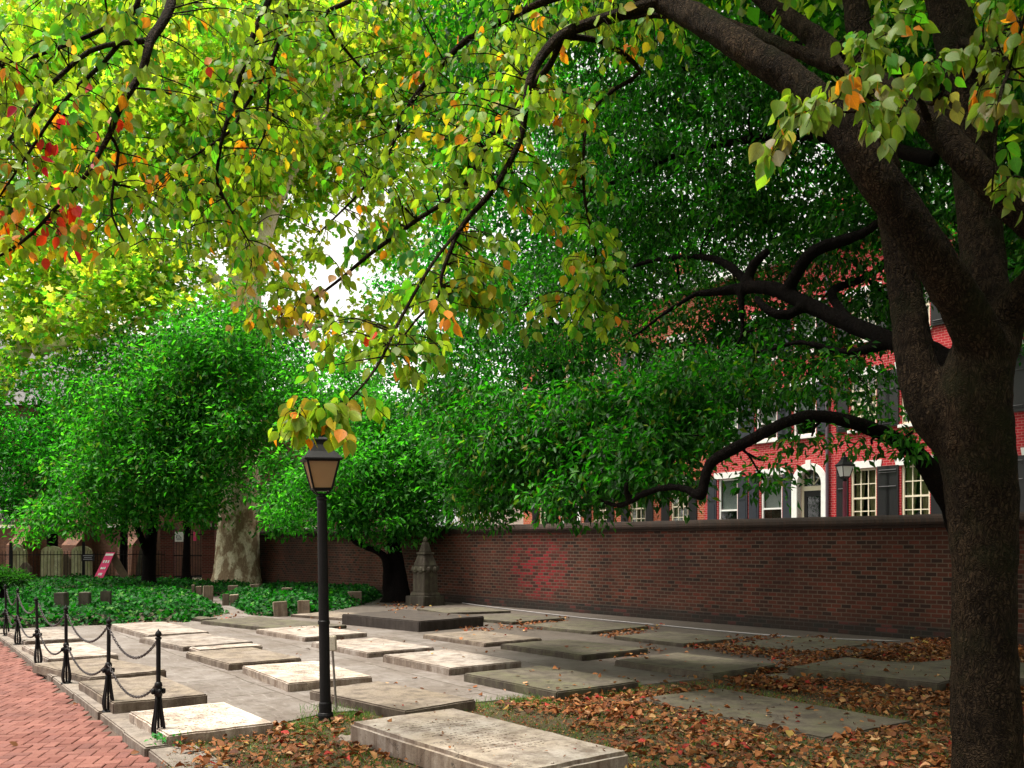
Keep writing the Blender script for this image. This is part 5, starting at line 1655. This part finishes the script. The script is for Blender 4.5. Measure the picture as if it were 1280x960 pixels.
ev.crown([(840, 530, 11.2, 70, 50, .8), (760, 540, 11.5, 80, 65, 1.1), (690, 560, 12, 80, 70, 1.1), (620, 560, 12.5, 70, 75, 1.0), (800, 580, 10.5, 70, 40, .7), (720, 620, 11, 60, 28, .6), (600, 630, 12.5, 55, 24, .5), (860, 470, 11.8, 60, 40, .6), (570, 500, 13.5, 60, 60, .8),
          (950, 575, 9.8, 40, 18, .07), (1015, 545, 9.4, 40, 11, .08), (955, 600, 9.3, 16, 10, .05), (1090, 555, 9.2, 60, 16, .06), (880, 545, 10, 30, 25, .3), (920, 500, 11, 50, 30, .3), (1140, 540, 9.2, 30, 28, .25), (845, 500, 10.6, 55, 40, .7), (830, 600, 10, 45, 24, .35), (940, 470, 11, 60, 30, .4), (1030, 470, 10.5, 50, 28, .3), (1090, 500, 10, 35, 24, .2)],
         38000, .10, M['leaf_ever'], [(0.013, 0.062, 0.008), (0.026, 0.115, 0.012), (0.055, 0.185, 0.018), (0.15, 0.16, 0.022)], [34, 38, 22, 6], clump_r=.36, per=36, flat=.5, droop=.65, wfac=.42, conn=.02, name='low_crown')
EVO = [(Vector((x, y, z)), 0, 0, r, h) for x, y, z, r, h in ((1.6, 14.5, 10.8, 2.4, 1.2), (4.4, 14.5, 10.8, 2.6, 1.4), (7.0, 13.0, 10.0, 2.4, 1.6), (2.6, 17.5, 12.2, 2.6, 1.4), (0.0, 17.0, 11.8, 2.2, 1.2), (5.4, 17.2, 12.0, 2.6, 1.5), (8.6, 15.5, 9.0, 2.4, 2.0), (-.4, 20.5, 11.5, 2.2, 1.4), (3.0, 12.2, 9.6, 2.0, 1.0))]  # high crown masses added to keep sun and sky off the paving
ev.crown(EVO, 42000, .15, M['leaf_ever'], EG, [34, 36, 22, 8], clump_r=.6, per=40, flat=.6, droop=.7, wfac=.5, conn=.05, name='added_shade_crown')
ev.twig.build('branchwork', M['bark_black'], ev.root, origin=ev.base, smooth=True)

# ------------------------------------------------------------------ sycamores
def sycamore(name, label, base_px, d, stems, blobs, n, cols, wts, leaf=.2, bark='bark_syc', vox=.09, conn=.16, trunk=None):
    b = D(base_px, 680, d); b.z = 0
    t = Tree(name, label, b, M[bark], 'tall sycamores over the graveyard', vox)
    for st_ in stems:
        t.limb([(px, py, dd, r) for px, py, dd, r in st_], n=16, step=.4)
    blobs = [(*b_[:5], b_[5] if len(b_) > 5 else 1.0, .4) for b_ in blobs]
    t.crown(blobs, n, leaf, M['leaf_syc'], cols, wts, clump_r=1.1, per=40, flat=.6, droop=.55, shape='palm', wfac=1.0, conn=conn)
    t.finish(2, .03)
    return t


SYC = [(0.25, 0.42, 0.035), (0.38, 0.52, 0.05), (0.12, 0.38, 0.035), (0.5, 0.44, 0.05), (0.55, 0.48, 0.22)]
SW = [32, 24, 22, 12, 7]
sycamore('sycamore_tree', 'giant sycamore with mottled pale bark rising from the ivy at the end of the wall', 296, 34.5,
         [[(296, 745, 34.5, 40), (296, 733, 34.5, 33), (297, 715, 34.5, 28), (299, 650, 34.5, 25.5), (302, 560, 34.5, 24), (305, 440, 34.6, 22), (306, 370, 34.7, 21), (302, 310, 34.8, 16), (290, 220, 35, 12), (270, 100, 35.4, 8), (250, -40, 36, 5)],
          [(306, 385, 34.7, 15), (322, 320, 34.5, 12), (350, 240, 34.2, 9), (400, 150, 34, 6), (450, 40, 34, 4)],
          [(304, 400, 34.6, 9), (270, 350, 34, 8), (220, 330, 33.5, 6), (160, 350, 33, 4.5), (100, 390, 32.5, 3)]],
         [(300, 140, 36, 120, 110), (180, 200, 34, 120, 100), (330, 240, 37, 90, 70, .7), (430, 170, 36, 90, 80), (470, 50, 36, 110, 90), (120, 80, 36, 130, 100), (300, 0, 36, 170, 90), (570, 90, 37, 90, 100, .9), (550, 220, 38, 70, 60, .6), (60, 330, 33, 110, 70), (190, 330, 33, 80, 45, .7), (270, 300, 33.5, 50, 30, .5), (440, 420, 36, 60, 40, .6), (660, 30, 38, 80, 80, .7), (300, 235, 33, 60, 50, .6), (345, 150, 33, 70, 60, .6), (250, 130, 33, 70, 60, .6), (385, 60, 33, 80, 60, .6), (290, 60, 33, 80, 60, .6), (348, 330, 33, 34, 46, .5), (100, 375, 31.5, 90, 46, .6), (215, 365, 32, 70, 36, .5), (500, 300, 37, 50, 50, .5)],
         62000, SYC, SW, .26)
sycamore('sycamore_tree', 'second sycamore at the far left edge with pale crooked limbs and yellow green leaves', -58, 40,
         [[(-58, 735, 40, 30), (-57, 722, 40, 23), (-50, 640, 40, 19), (-22, 520, 40, 16), (30, 430, 40, 13), (90, 330, 40, 9), (120, 220, 40, 6)],
          [(-20, 520, 40, 11), (-40, 440, 39.5, 9), (-70, 400, 39, 6)],
          [(46, 440, 40, 8), (90, 425, 39, 6.5), (150, 410, 38, 5), (200, 380, 37.5, 3)]],
         [(30, 200, 41, 130, 130), (-90, 250, 41, 120, 150), (40, 420, 39, 100, 60), (130, 390, 40, 80, 60, .8), (-60, 60, 41, 140, 110), (90, 20, 42, 140, 80), (-20, 480, 38, 70, 40, .8)],
         30000, [(0.15, 0.34, 0.03), (0.28, 0.42, 0.04), (0.07, 0.26, 0.025), (0.44, 0.46, 0.08)], [36, 32, 20, 10], .23)

# ------------------------------------------------------------------ left evergreens and the tree by the monument
def holly(name, label, base, stems, blobs, n, cols, wts, leaf=.15, bark='bark_black', group=None, vox=.05, clump=.6, conn=.06, per=40, mat='leaf_mag', wfac=.45):
    t = Tree(name, label, base, M[bark], group, vox)
    for st_ in stems:
        t.limb(st_, n=12, step=.2)
    t.crown(blobs, n, leaf, M[mat], cols, wts, clump_r=clump, per=per, flat=.6, droop=.35, wfac=wfac, conn=conn)
    t.finish(2, .015)
    return t


HG = [(0.026, 0.14, 0.016), (0.05, 0.23, 0.026), (0.10, 0.33, 0.04), (0.018, 0.09, 0.012)]
HW = [30, 34, 20, 16]
b = D(497, 680, 26.2); b.z = 0
holly('magnolia_tree', 'bushy dark trunked tree with glossy bright green leaves beside the obelisk monument', b,
      [[(496, 757, 26.2, 24), (497, 748, 26.2, 18), (498, 735, 26.2, 13.5), (497, 712, 26.2, 10), (494, 690, 26.2, 9), (492, 660, 26.2, 8), (500, 600, 26.2, 6), (510, 530, 26.2, 3)],
       [(490, 750, 26.1, 9), (484, 735, 26.1, 6.5), (484, 712, 26, 5.5), (479, 694, 26, 5), (462, 685, 26, 4.5), (447, 679, 26, 4), (440, 672, 26, 3.5), (441, 660, 26, 3), (430, 620, 25.8, 2)]],
      [(430, 600, 25.5, 70, 45), (500, 590, 26, 70, 60), (400, 640, 26.5, 65, 24, .7), (480, 640, 25.5, 60, 30), (540, 630, 26, 50, 32), (560, 560, 27, 70, 60, .9), (450, 530, 27, 80, 50, .9), (360, 610, 28, 45, 40, .8), (350, 645, 29, 32, 22, .6), (500, 672, 25.6, 20, 14, .3), (620, 600, 27, 50, 40, .7), (400, 480, 29, 70, 50, .8)],
      36000, HG, HW, .17, clump=.55)
HG.append((0.13, 0.19, 0.03)); HW.append(7)
EVG = 'dark evergreens left of the sycamore'
b = D(186, 680, 32.2); b.z = 0
holly('holly_tree', 'large rounded bright green evergreen with a forked black trunk left of the sycamore', b,
      [[(186, 738, 32.2, 13), (186, 722, 32.2, 8.5), (188, 680, 32.2, 7.5), (192, 640, 32.2, 6.5), (196, 560, 32.2, 5), (205, 470, 32.2, 3)], [(187, 700, 32.2, 5), (172, 660, 31.7, 4), (150, 600, 31.2, 3)]],
      [(230, 470, 31.2, 82, 66), (260, 520, 30.2, 75, 65), (180, 520, 30.2, 80, 60), (150, 590, 29.7, 80, 45), (240, 600, 29.7, 65, 42, .9), (120, 640, 29.7, 75, 26, .8), (215, 642, 30.7, 60, 20, .6), (270, 440, 31.2, 55, 60, .7), (60, 650, 30.2, 50, 20, .5), (330, 470, 32.2, 55, 70, .8), (335, 580, 32.2, 28, 50, .5), (110, 490, 31.7, 45, 40, .5), (150, 450, 32.2, 45, 36, .5), (340, 430, 32.2, 45, 45, .5), (300, 510, 29.0, 42, 58, .7), (300, 430, 29.0, 42, 52, .7), (262, 432, 29.2, 55, 34, .7)],
      48000, HG, HW, .19, group=EVG, clump=.75)
b = D(66, 680, 44); b.z = 0
holly('holly_tree', 'darker evergreen at the far left with a shadowy crown over the old gravestones', b,
      [[(66, 730, 44, 12), (66, 710, 44, 7), (65, 660, 43, 6.5), (60, 580, 41, 5), (50, 500, 39, 3)]],
      [(40, 570, 37, 80, 60), (-40, 560, 37, 70, 80), (90, 560, 37.5, 60, 55), (10, 625, 37, 70, 30), (80, 500, 38, 60, 40, .7), (-60, 640, 37, 50, 25)],
      20000, [(0.014, 0.10, 0.014), (0.03, 0.2, 0.02), (0.07, 0.30, 0.03)], [40, 38, 22], .19, group=EVG, clump=.75)
for px, d, lab in ((154, 44, 'straight dark trunked tree behind the thin leaning slab'), (233, 39.5, 'slim dark trunked tree standing before the iron gate')):
    b = D(px, 680, d); b.z = 0
    holly('holly_tree', lab, b, [[(px, 733, d, 12), (px, 718, d, 5.5), (px + 1, 670, d, 4.5), (px + 3, 600, d, 4), (px + 4, 520, d, 2.5)]],
          [(px + 5, 585, d, 45, 50), (px - 20, 530, d, 50, 50), (px + 10, 630, d - .5, 40, 22, .5)], 9000, HG, HW, .19, group=EVG, clump=.75)

# shrub at the left edge
b = D(2, 680, 24); b.z = 0
holly('yew_shrub', 'dark green feathery shrub at the left edge beside the last chain posts', b, [[(2, 758, 24, 4), (4, 735, 24, 3), (8, 722, 24, 2)]],
      [(0, 722, 24, 26, 9), (14, 721, 24, 16, 7), (-25, 724, 24, 26, 12), (-10, 740, 24.3, 22, 10, .3)], 5000, [(0.02, 0.075, 0.012), (0.03, 0.1, 0.02)], [1, 1], .13, clump=.25, conn=.02, wfac=.16, per=60)

# unseen trees added behind the viewer and at right to shade the ground
for x, y, h, lab in ((4.5, -7, 7.5, 'unseen leafy tree added for shade behind the viewer right of the path'), (13, 6, 7.5, 'leafy tree added for shade out of the picture at the right by the wall')):
    t = Tree('added_shade_tree', lab, (x, y, 0), M['bark_dark'], None, .06)
    t.limb(pts=[(x, y, -.1), (x + .1, y, h * .3), (x - .1, y + .2, h * .6), (x, y, h)], rad=[.3, .24, .18, .08], n=12, step=.3)
    t.crown([(Vector((x, y, h)), 0, 0, 3.6, 2.6), (Vector((x + 2.4, y + 1.5, h - .8)), 0, 0, 2.4, 2.0), (Vector((x - 2.4, y + 1, h - .6)), 0, 0, 2.6, 2.0), (Vector((x, y + 2.4, h - 1.2)), 0, 0, 2.6, 2.2)],
            14000, .26, M['leaf_mag'], HG, HW, clump_r=.9, per=40, flat=.6, droop=.4, wfac=.6, conn=.1)
    t.finish(2, .015)

# street trees behind the wall and the houses' far ends
for px, d, cr, n_, lab, pal in (
        (690, 25, [(690, 380, 25, 110, 90), (610, 300, 25.5, 90, 90, .9), (770, 300, 25, 100, 100), (700, 200, 25, 120, 90), (620, 480, 25, 80, 70, .9), (740, 480, 25, 90, 70, .8), (800, 130, 25.5, 110, 80, .7), (850, 250, 25, 90, 100, .7)], 22000, 'leafy green street tree beyond the wall in front of the orange house', 0),
        (1222, 20.5, [(1040, 200, 21, 130, 80, .7), (960, 260, 22, 90, 60, .5), (1120, 250, 21, 90, 80, .6), (1000, 100, 22, 150, 80, .8), (1180, 120, 20.5, 110, 90, .8)], 9000, 'green street tree beyond the wall before the upper floors of the red houses', 1),
        (1300, 25, [(1290, 200, 25, 110, 120), (1240, 330, 25, 60, 70, .5), (1350, 330, 25, 90, 120)], 10000, 'green street tree beyond the wall at the right edge behind the big trunk', 1),
        (560, 60, [(560, 560, 60, 60, 60), (470, 480, 60, 60, 70), (620, 480, 60, 70, 80), (420, 560, 60, 60, 50), (540, 380, 60, 60, 80, .9), (500, 340, 60, 50, 60, .6), (590, 300, 60, 60, 70, .7)], 9000, 'distant green tree behind the white rendered building', 0)):
    b = D(px, 680, d); b.z = 0
    holly('street_tree', lab, b, [[(px, 680 + 1950 / d, d, 340 / d), (px, 660, d, 220 / d), (px + 4, 560, d, 180 / d), (px, 450, d, 130 / d), (px - 5, 330, d, 80 / d)]], cr, n_,
          [(0.012, 0.09, 0.012), (0.022, 0.16, 0.018), (0.05, 0.24, 0.03), (0.3, 0.26, 0.06)], [34, 36, 22, 5 if pal else 1], .2 if d < 50 else .34, group='trees beyond the wall', clump=.8, vox=.06, conn=.08, wfac=.5)

# ------------------------------------------------------------------ ivy beds
def inside(poly, X, Y):
    r = np.zeros(len(X), bool)
    n = len(poly)
    for i in range(n):
        x1, y1 = poly[i]
        x2, y2 = poly[(i + 1) % n]
        c = ((y1 > Y) != (y2 > Y)) & (X < (x2 - x1) * (Y - y1) / (y2 - y1 + 1e-12) + x1)
        r ^= c
    return r


def edge_dist(poly, X, Y):
    d = np.full(len(X), 1e9)
    n = len(poly)
    for i in range(n):
        a = np.array(poly[i]); b = np.array(poly[(i + 1) % n])
        ab = b - a
        t = np.clip(((X - a[0]) * ab[0] + (Y - a[1]) * ab[1]) / (ab @ ab), 0, 1)
        d = np.minimum(d, np.hypot(X - a[0] - t * ab[0], Y - a[1] - t * ab[1]))
    return d


def lump(X, Y):
    return 0.25 * np.sin(X * .83 + Y * .6) + 0.5 * np.sin(X * 2.3 + 1.3 * np.sin(Y * 1.7)) * np.cos(Y * 2.1 + X * .7) + 0.35 * np.sin(X * 5.1 + Y * 3.3) + .25 * np.sin(X * 9 - Y * 7.7)


def ivy_bed(px, count, hmax, label):
    poly = [tuple(G(*p).xy) for p in px]
    A = np.array(poly)
    lo, hi = A.min(0), A.max(0)
    # mound
    st = 0.2
    gx, gy = np.arange(lo[0] - st, hi[0] + st * 2, st), np.arange(lo[1] - st, hi[1] + st * 2, st)
    XX, YY = np.meshgrid(gx, gy)
    ins = inside(poly, XX.ravel(), YY.ravel())
    ed = edge_dist(poly, XX.ravel(), YY.ravel())
    hgt = lambda e, X, Y: hmax * np.clip(e / .45, 0, 1) ** .6 * (.72 + .28 * lump(X, Y))
    Z = np.where(ins, hgt(ed, XX.ravel(), YY.ravel()) - .07, -.03)
    V = np.stack([XX.ravel(), YY.ravel(), Z], 1)
    nx = len(gx)
    I = (np.arange(len(gy) - 1)[:, None] * nx + np.arange(nx - 1)[None]).ravel()
    Q = np.stack([I, I + 1, I + nx + 1, I + nx], 1)
    Q = Q[ins[Q].any(1)]
    P = []
    got = 0
    while got < count:
        x = rng.uniform(lo[0], hi[0], count * 2); y = rng.uniform(lo[1], hi[1], count * 2)
        x += rng.normal(size=len(x)) * .02
        k = inside(poly, x, y)
        # nearer ivy gets more leaves, so that it stays dense where it shows large
        k &= rng.random(len(x)) < np.clip((24.0 / y) ** 1.5, .2, 1)
        P.append(np.stack([x[k], y[k]], 1)); got += k.sum()
    P = np.concatenate(P)[:count]
    e = edge_dist(poly, P[:, 0], P[:, 1])
    z = hgt(e, P[:, 0], P[:, 1])
    z = z * np.where(rng.random(count) < .35, rng.uniform(.2, 1, count), 1) + rng.uniform(-.03, .05, count)
    P3 = np.stack([P[:, 0], P[:, 1], np.maximum(z, .01)], 1)
    T = rng.normal(size=(count, 3)) * .7 + np.array([0, -.3, -.35])
    NN = rng.normal(size=(count, 3)) * .5 + np.array([0, -.25, 1.0])
    Ls = rng.uniform(.07, .14, count)
    o = leaves('ivy', P3, T, NN, Ls, Ls * .95, palette(count, [(0.005, 0.045, 0.006), (0.009, 0.085, 0.009), (0.018, 0.135, 0.013), (0.06, 0.17, 0.02)], [34, 38, 22, 6], .35), M['ivy'])
    tag(o, label, 'ivy', None, 'stuff')
    mesh_np('ivy_mound', V, Q.ravel(), np.arange(len(Q)) * 4, M['soil'], o, None, True)
    return o


ivy_bed([(-120, 790), (0, 787), (56, 784), (112, 782), (144, 781), (175, 777), (232, 778), (284, 767), (262, 758), (246, 750), (225, 746), (190, 745), (120, 743.5), (-140, 743.5)], 26000, .34, 'dark green ivy bed at the left, behind the pale ledger stones')
ivy_bed([(-140, 743), (120, 743), (190, 744.5), (225, 745), (248, 747), (272, 745), (300, 745), (322, 742), (330, 739.5), (262, 733), (206, 730), (-100, 729)], 16000, .36, 'sunlit green ivy bank in front of the iron fence and the sycamore')
ivy_bed([(314, 769), (340, 770.5), (372, 770), (410, 764), (445, 758), (468, 751), (478, 746), (420, 741.5), (345, 736.5), (330, 740), (300, 746), (276, 748), (286, 755)], 17000, .36, 'green ivy bed between the sycamore, the wall and the paving')

# ------------------------------------------------------------------ fallen leaves
SL = [(c, la, lb, a, h) for c, la, lb, a, h in SLABS]


def top_of(X, Y):
    z = np.zeros(len(X))
    for c, la, lb, a, h in SL:
        dx, dy = X - c.x, Y - c.y
        u = dx * math.cos(a) + dy * math.sin(a)
        v = -dx * math.sin(a) + dy * math.cos(a)
        z = np.where((abs(u) < la / 2) & (abs(v) < lb / 2), np.maximum(z, h), z)
    return z


LIT = [  # polygon in photo pixels, leaves per square metre, pile height, share kept on stones
    ([(985, 846), (1060, 838), (1300, 868), (1300, 930), (1140, 905), (1000, 868), (930, 858)], 620, .07, .04),
    ([(930, 850), (960, 838), (985, 830), (1010, 822), (1070, 818), (1110, 806), (1190, 800), (1300, 815), (1300, 850), (1060, 822), (985, 838), (1000, 870), (900, 858)], 620, .06, .03),
    ([(1190, 850), (1400, 880), (1400, 1010), (1180, 1000)], 520, .06, .1),
    ([(860, 812), (900, 800), (960, 797), (1020, 798), (1100, 805), (1040, 822), (960, 826), (900, 818)], 480, .05, .05),
    ([(700, 895), (880, 860), (990, 885), (1150, 910), (1250, 940), (1250, 1010), (700, 1010), (790, 945)], 430, .04, .05),
    ([(600, 880), (800, 862), (860, 862), (790, 900), (700, 900)], 330, .05, .05),
    ([(215, 935), (320, 912), (420, 895), (440, 905), (500, 950), (560, 1010), (200, 1010)], 360, .04, .05),
    ([(225, 930), (330, 908), (440, 893), (440, 925), (360, 945)], 110, .04, .05),
    ([(640, 782), (665, 776), (700, 771), (712, 776), (680, 790), (650, 788)], 190, .04, .05),
    ([(740, 793), (800, 784), (830, 781), (800, 797), (770, 800)], 190, .04, .05),
    ([(735, 822), (800, 812), (830, 808), (815, 820), (770, 828)], 190, .04, .05),
    ([(560, 788), (600, 783), (640, 780), (650, 787), (600, 792)], 110, .03, .05),
    ([(640, 870), (900, 840), (990, 838), (1000, 866), (860, 866)], 110, .05, .03),
    ([(470, 755), (510, 752), (540, 760), (500, 765)], 60, .03, .1),
    ([(130, 779), (180, 775), (240, 779), (290, 765), (320, 772), (300, 776), (200, 783)], 22, .03, .1),
    ([(45, 798), (70, 805), (95, 836), (75, 836), (50, 815)], 26, .03, .1),
    ([(300, 915), (500, 850), (800, 800), (1000, 800), (1000, 840), (600, 880)], 5, .01, 1),
    ([(0, 800), (200, 935), (-100, 1000), (-200, 850)], 1.0, .0, 1),
    ([(380, 770), (640, 770), (640, 840), (300, 840)], 1.8, .01, 1),
]
Ps = []
for px, dens, pile, keep in LIT:
    poly = [tuple(G(*p).xy) for p in px]
    A = np.array(poly)
    lo, hi = A.min(0), A.max(0)
    k = int((hi - lo).prod() * dens)
    X, Y = rng.uniform(lo[0], hi[0], k), rng.uniform(lo[1], hi[1], k)
    j = inside(poly, X + .15 * np.sin(Y * 7), Y + .15 * np.sin(X * 8))
    pat = .62 + .5 * lump(X * 1.3, Y * 1.3)
    j &= rng.random(k) < (pat if dens > 50 else 1)
    X, Y = X[j], Y[j]
    zt = top_of(X, Y)
    k2 = (zt < .012) | (rng.random(len(X)) < keep)
    X, Y, zt = X[k2], Y[k2], zt[k2]
    rel = np.stack([X - K0.x, Y - K0.y], 1)
    onpath = rel @ np.array([KV.x, KV.y]) < -.02
    zt = np.where(onpath, -.055, zt)
    on = (zt > .012) | onpath
    Z = zt + rng.uniform(0.004, .016, len(X)) + np.where(on, 0, rng.uniform(0, 1, len(X)) * pile)
    Ps.append(np.stack([X, Y, Z], 1))
n_big = sum(len(p) for p in Ps)
# crushed leaf crumbs on the worn turf
poly = [tuple(G(*p).xy) for p in [(205, 938), (330, 908), (600, 880), (800, 860), (960, 838), (1100, 808), (1300, 812), (1400, 1010), (190, 1010)]]
A = np.array(poly); lo, hi = A.min(0), A.max(0)
k = int((hi - lo).prod() * 620)
X, Y = rng.uniform(lo[0], hi[0], k), rng.uniform(lo[1], hi[1], k)
j = inside(poly, X, Y) & ((top_of(X, Y) < .012) | (rng.random(k) < .05))
X, Y = X[j], Y[j]
Ps.append(np.stack([X, Y, top_of(X, Y) + rng.uniform(-.006, .012, len(X))], 1))
P = np.concatenate(Ps)
n_ = len(P)
T = rng.normal(size=(n_, 3)) * np.array([1, 1, .22])
NN = rng.normal(size=(n_, 3)) * .36 + np.array([0, 0, 1])
Ls = np.where(np.arange(n_) < n_big, rng.uniform(.042, .088, n_), rng.uniform(.012, .034, n_))
o = leaves('fallen_leaves', P, T, NN, Ls, Ls * rng.uniform(.5, .85, n_),
           palette(n_, [(0.15, 0.052, 0.017), (0.21, 0.078, 0.022), (0.26, 0.125, 0.05), (0.08, 0.03, 0.012), (0.24, 0.02, 0.013), (0.34, 0.2, 0.10), (0.26, 0.17, 0.04)], [32, 26, 10, 24, 3, 4, 2], .25),
           M['litter'], None, (0, 0, 0), 'dead', rng.uniform(-1.5, 3.2, n_))
tag(o, 'drifts of fallen brown and orange leaves on the ground', 'fallen leaves', None, 'stuff')

# ------------------------------------------------------------------ grass
BL_V = np.array([[0, .5, 0], [0, -.5, 0], [.55, .32, .0], [.55, -.32, .0], [1, 0, 0]])


def grass(px, dens, hmin, hmax, cols, wts):
    poly = [tuple(G(*p).xy) for p in px]
    A = np.array(poly)
    lo, hi = A.min(0), A.max(0)
    k = int((hi - lo).prod() * dens)
    X, Y = rng.uniform(lo[0], hi[0], k), rng.uniform(lo[1], hi[1], k)
    j = inside(poly, X, Y) & (rng.random(k) < .55 + .6 * lump(X * 1.7 + 3, Y * 1.7)) & (top_of(X, Y) < .01)
    X, Y = X[j], Y[j]
    m = len(X)
    return np.stack([X, Y, np.full(m, -.012)], 1), rng.uniform(hmin, hmax, m), palette(m, cols, wts, .25)


GC = [(0.06, 0.16, 0.02), (0.10, 0.20, 0.03), (0.16, 0.19, 0.04), (0.22, 0.19, 0.07)]
parts = [grass([(215, 932), (400, 893), (600, 878), (800, 858), (900, 850), (1000, 870), (1180, 905), (1300, 940), (1300, 1040), (180, 1040)], 1300, .015, .05, GC, [30, 30, 24, 16]),
         grass([(215, 925), (330, 906), (345, 915), (230, 940)], 2600, .03, .07, GC, [38, 36, 20, 6]),
         grass([(372, 884), (440, 880), (445, 900), (375, 908)], 900, .04, .11, GC, [52, 36, 10, 2]),
         grass([(440, 884), (560, 878), (640, 872), (760, 862), (800, 856), (810, 866), (640, 890), (580, 884), (520, 886), (450, 896)], 2000, .03, .09, GC, [46, 36, 14, 4]),
         grass([(660, 866), (720, 866), (790, 855), (800, 862), (700, 876)], 3000, .05, .13, GC, [46, 36, 14, 4]),
         grass([(340, 915), (372, 895), (470, 890), (450, 905), (436, 903), (400, 915)], 1500, .02, .06, GC, [46, 36, 14, 4]),
         grass([(430, 905), (480, 950), (560, 980), (420, 1000)], 900, .02, .06, GC, [40, 30, 20, 10]),
         grass([(0, 745), (160, 744), (160, 728), (-60, 728)], 300, .1, .4, [(0.12, 0.22, 0.03), (0.2, 0.24, 0.05)], [1, 1])]
P = np.concatenate([p[0] for p in parts]); Hh = np.concatenate([p[1] for p in parts]); C = np.concatenate([p[2] for p in parts])
n_ = len(P)
T = rng.normal(size=(n_, 3)) * np.array([.4, .4, .1]) + np.array([0, 0, 1])
KITE_BAK = (KITE_V, KITE_F)
KITE_V = np.array([[0, .5, 0], [0, -.5, 0], [.55, .36, .06], [.55, -.36, .06], [1, 0, .22]])
KITE_F = [(0, 1, 3, 2), (2, 3, 4)]
o = leaves('grass', P, T, rng.normal(size=(n_, 3)), Hh, rng.uniform(.004, .008, n_), C, M['grass'])
KITE_V, KITE_F = KITE_BAK
tag(o, 'thin green grass between the stones and the leaves', 'grass', None, 'stuff')

# small weed at the foot of the nearest chain post
wp = G(212, 931)
wt_ = 90
P = np.array(wp) + rng.normal(size=(wt_, 3)) * np.array([.07, .05, 0]) + np.stack([np.zeros(wt_), np.zeros(wt_), rng.uniform(.01, .09, wt_)], 1)
o = leaves('weed', P - np.array(wp), rng.normal(size=(wt_, 3)) * .7 + np.array([0, 0, .3]), rng.normal(size=(wt_, 3)) * .4 + np.array([0, 0, 1]), rng.uniform(.03, .06, wt_), rng.uniform(.02, .04, wt_), palette(wt_, [(0.03, 0.16, 0.05), (0.05, 0.2, 0.05)], [1, 1], .2), M['ivy'])
o.location = wp
tag(o, 'small bright green weed at the foot of the nearest chain post', 'weed')
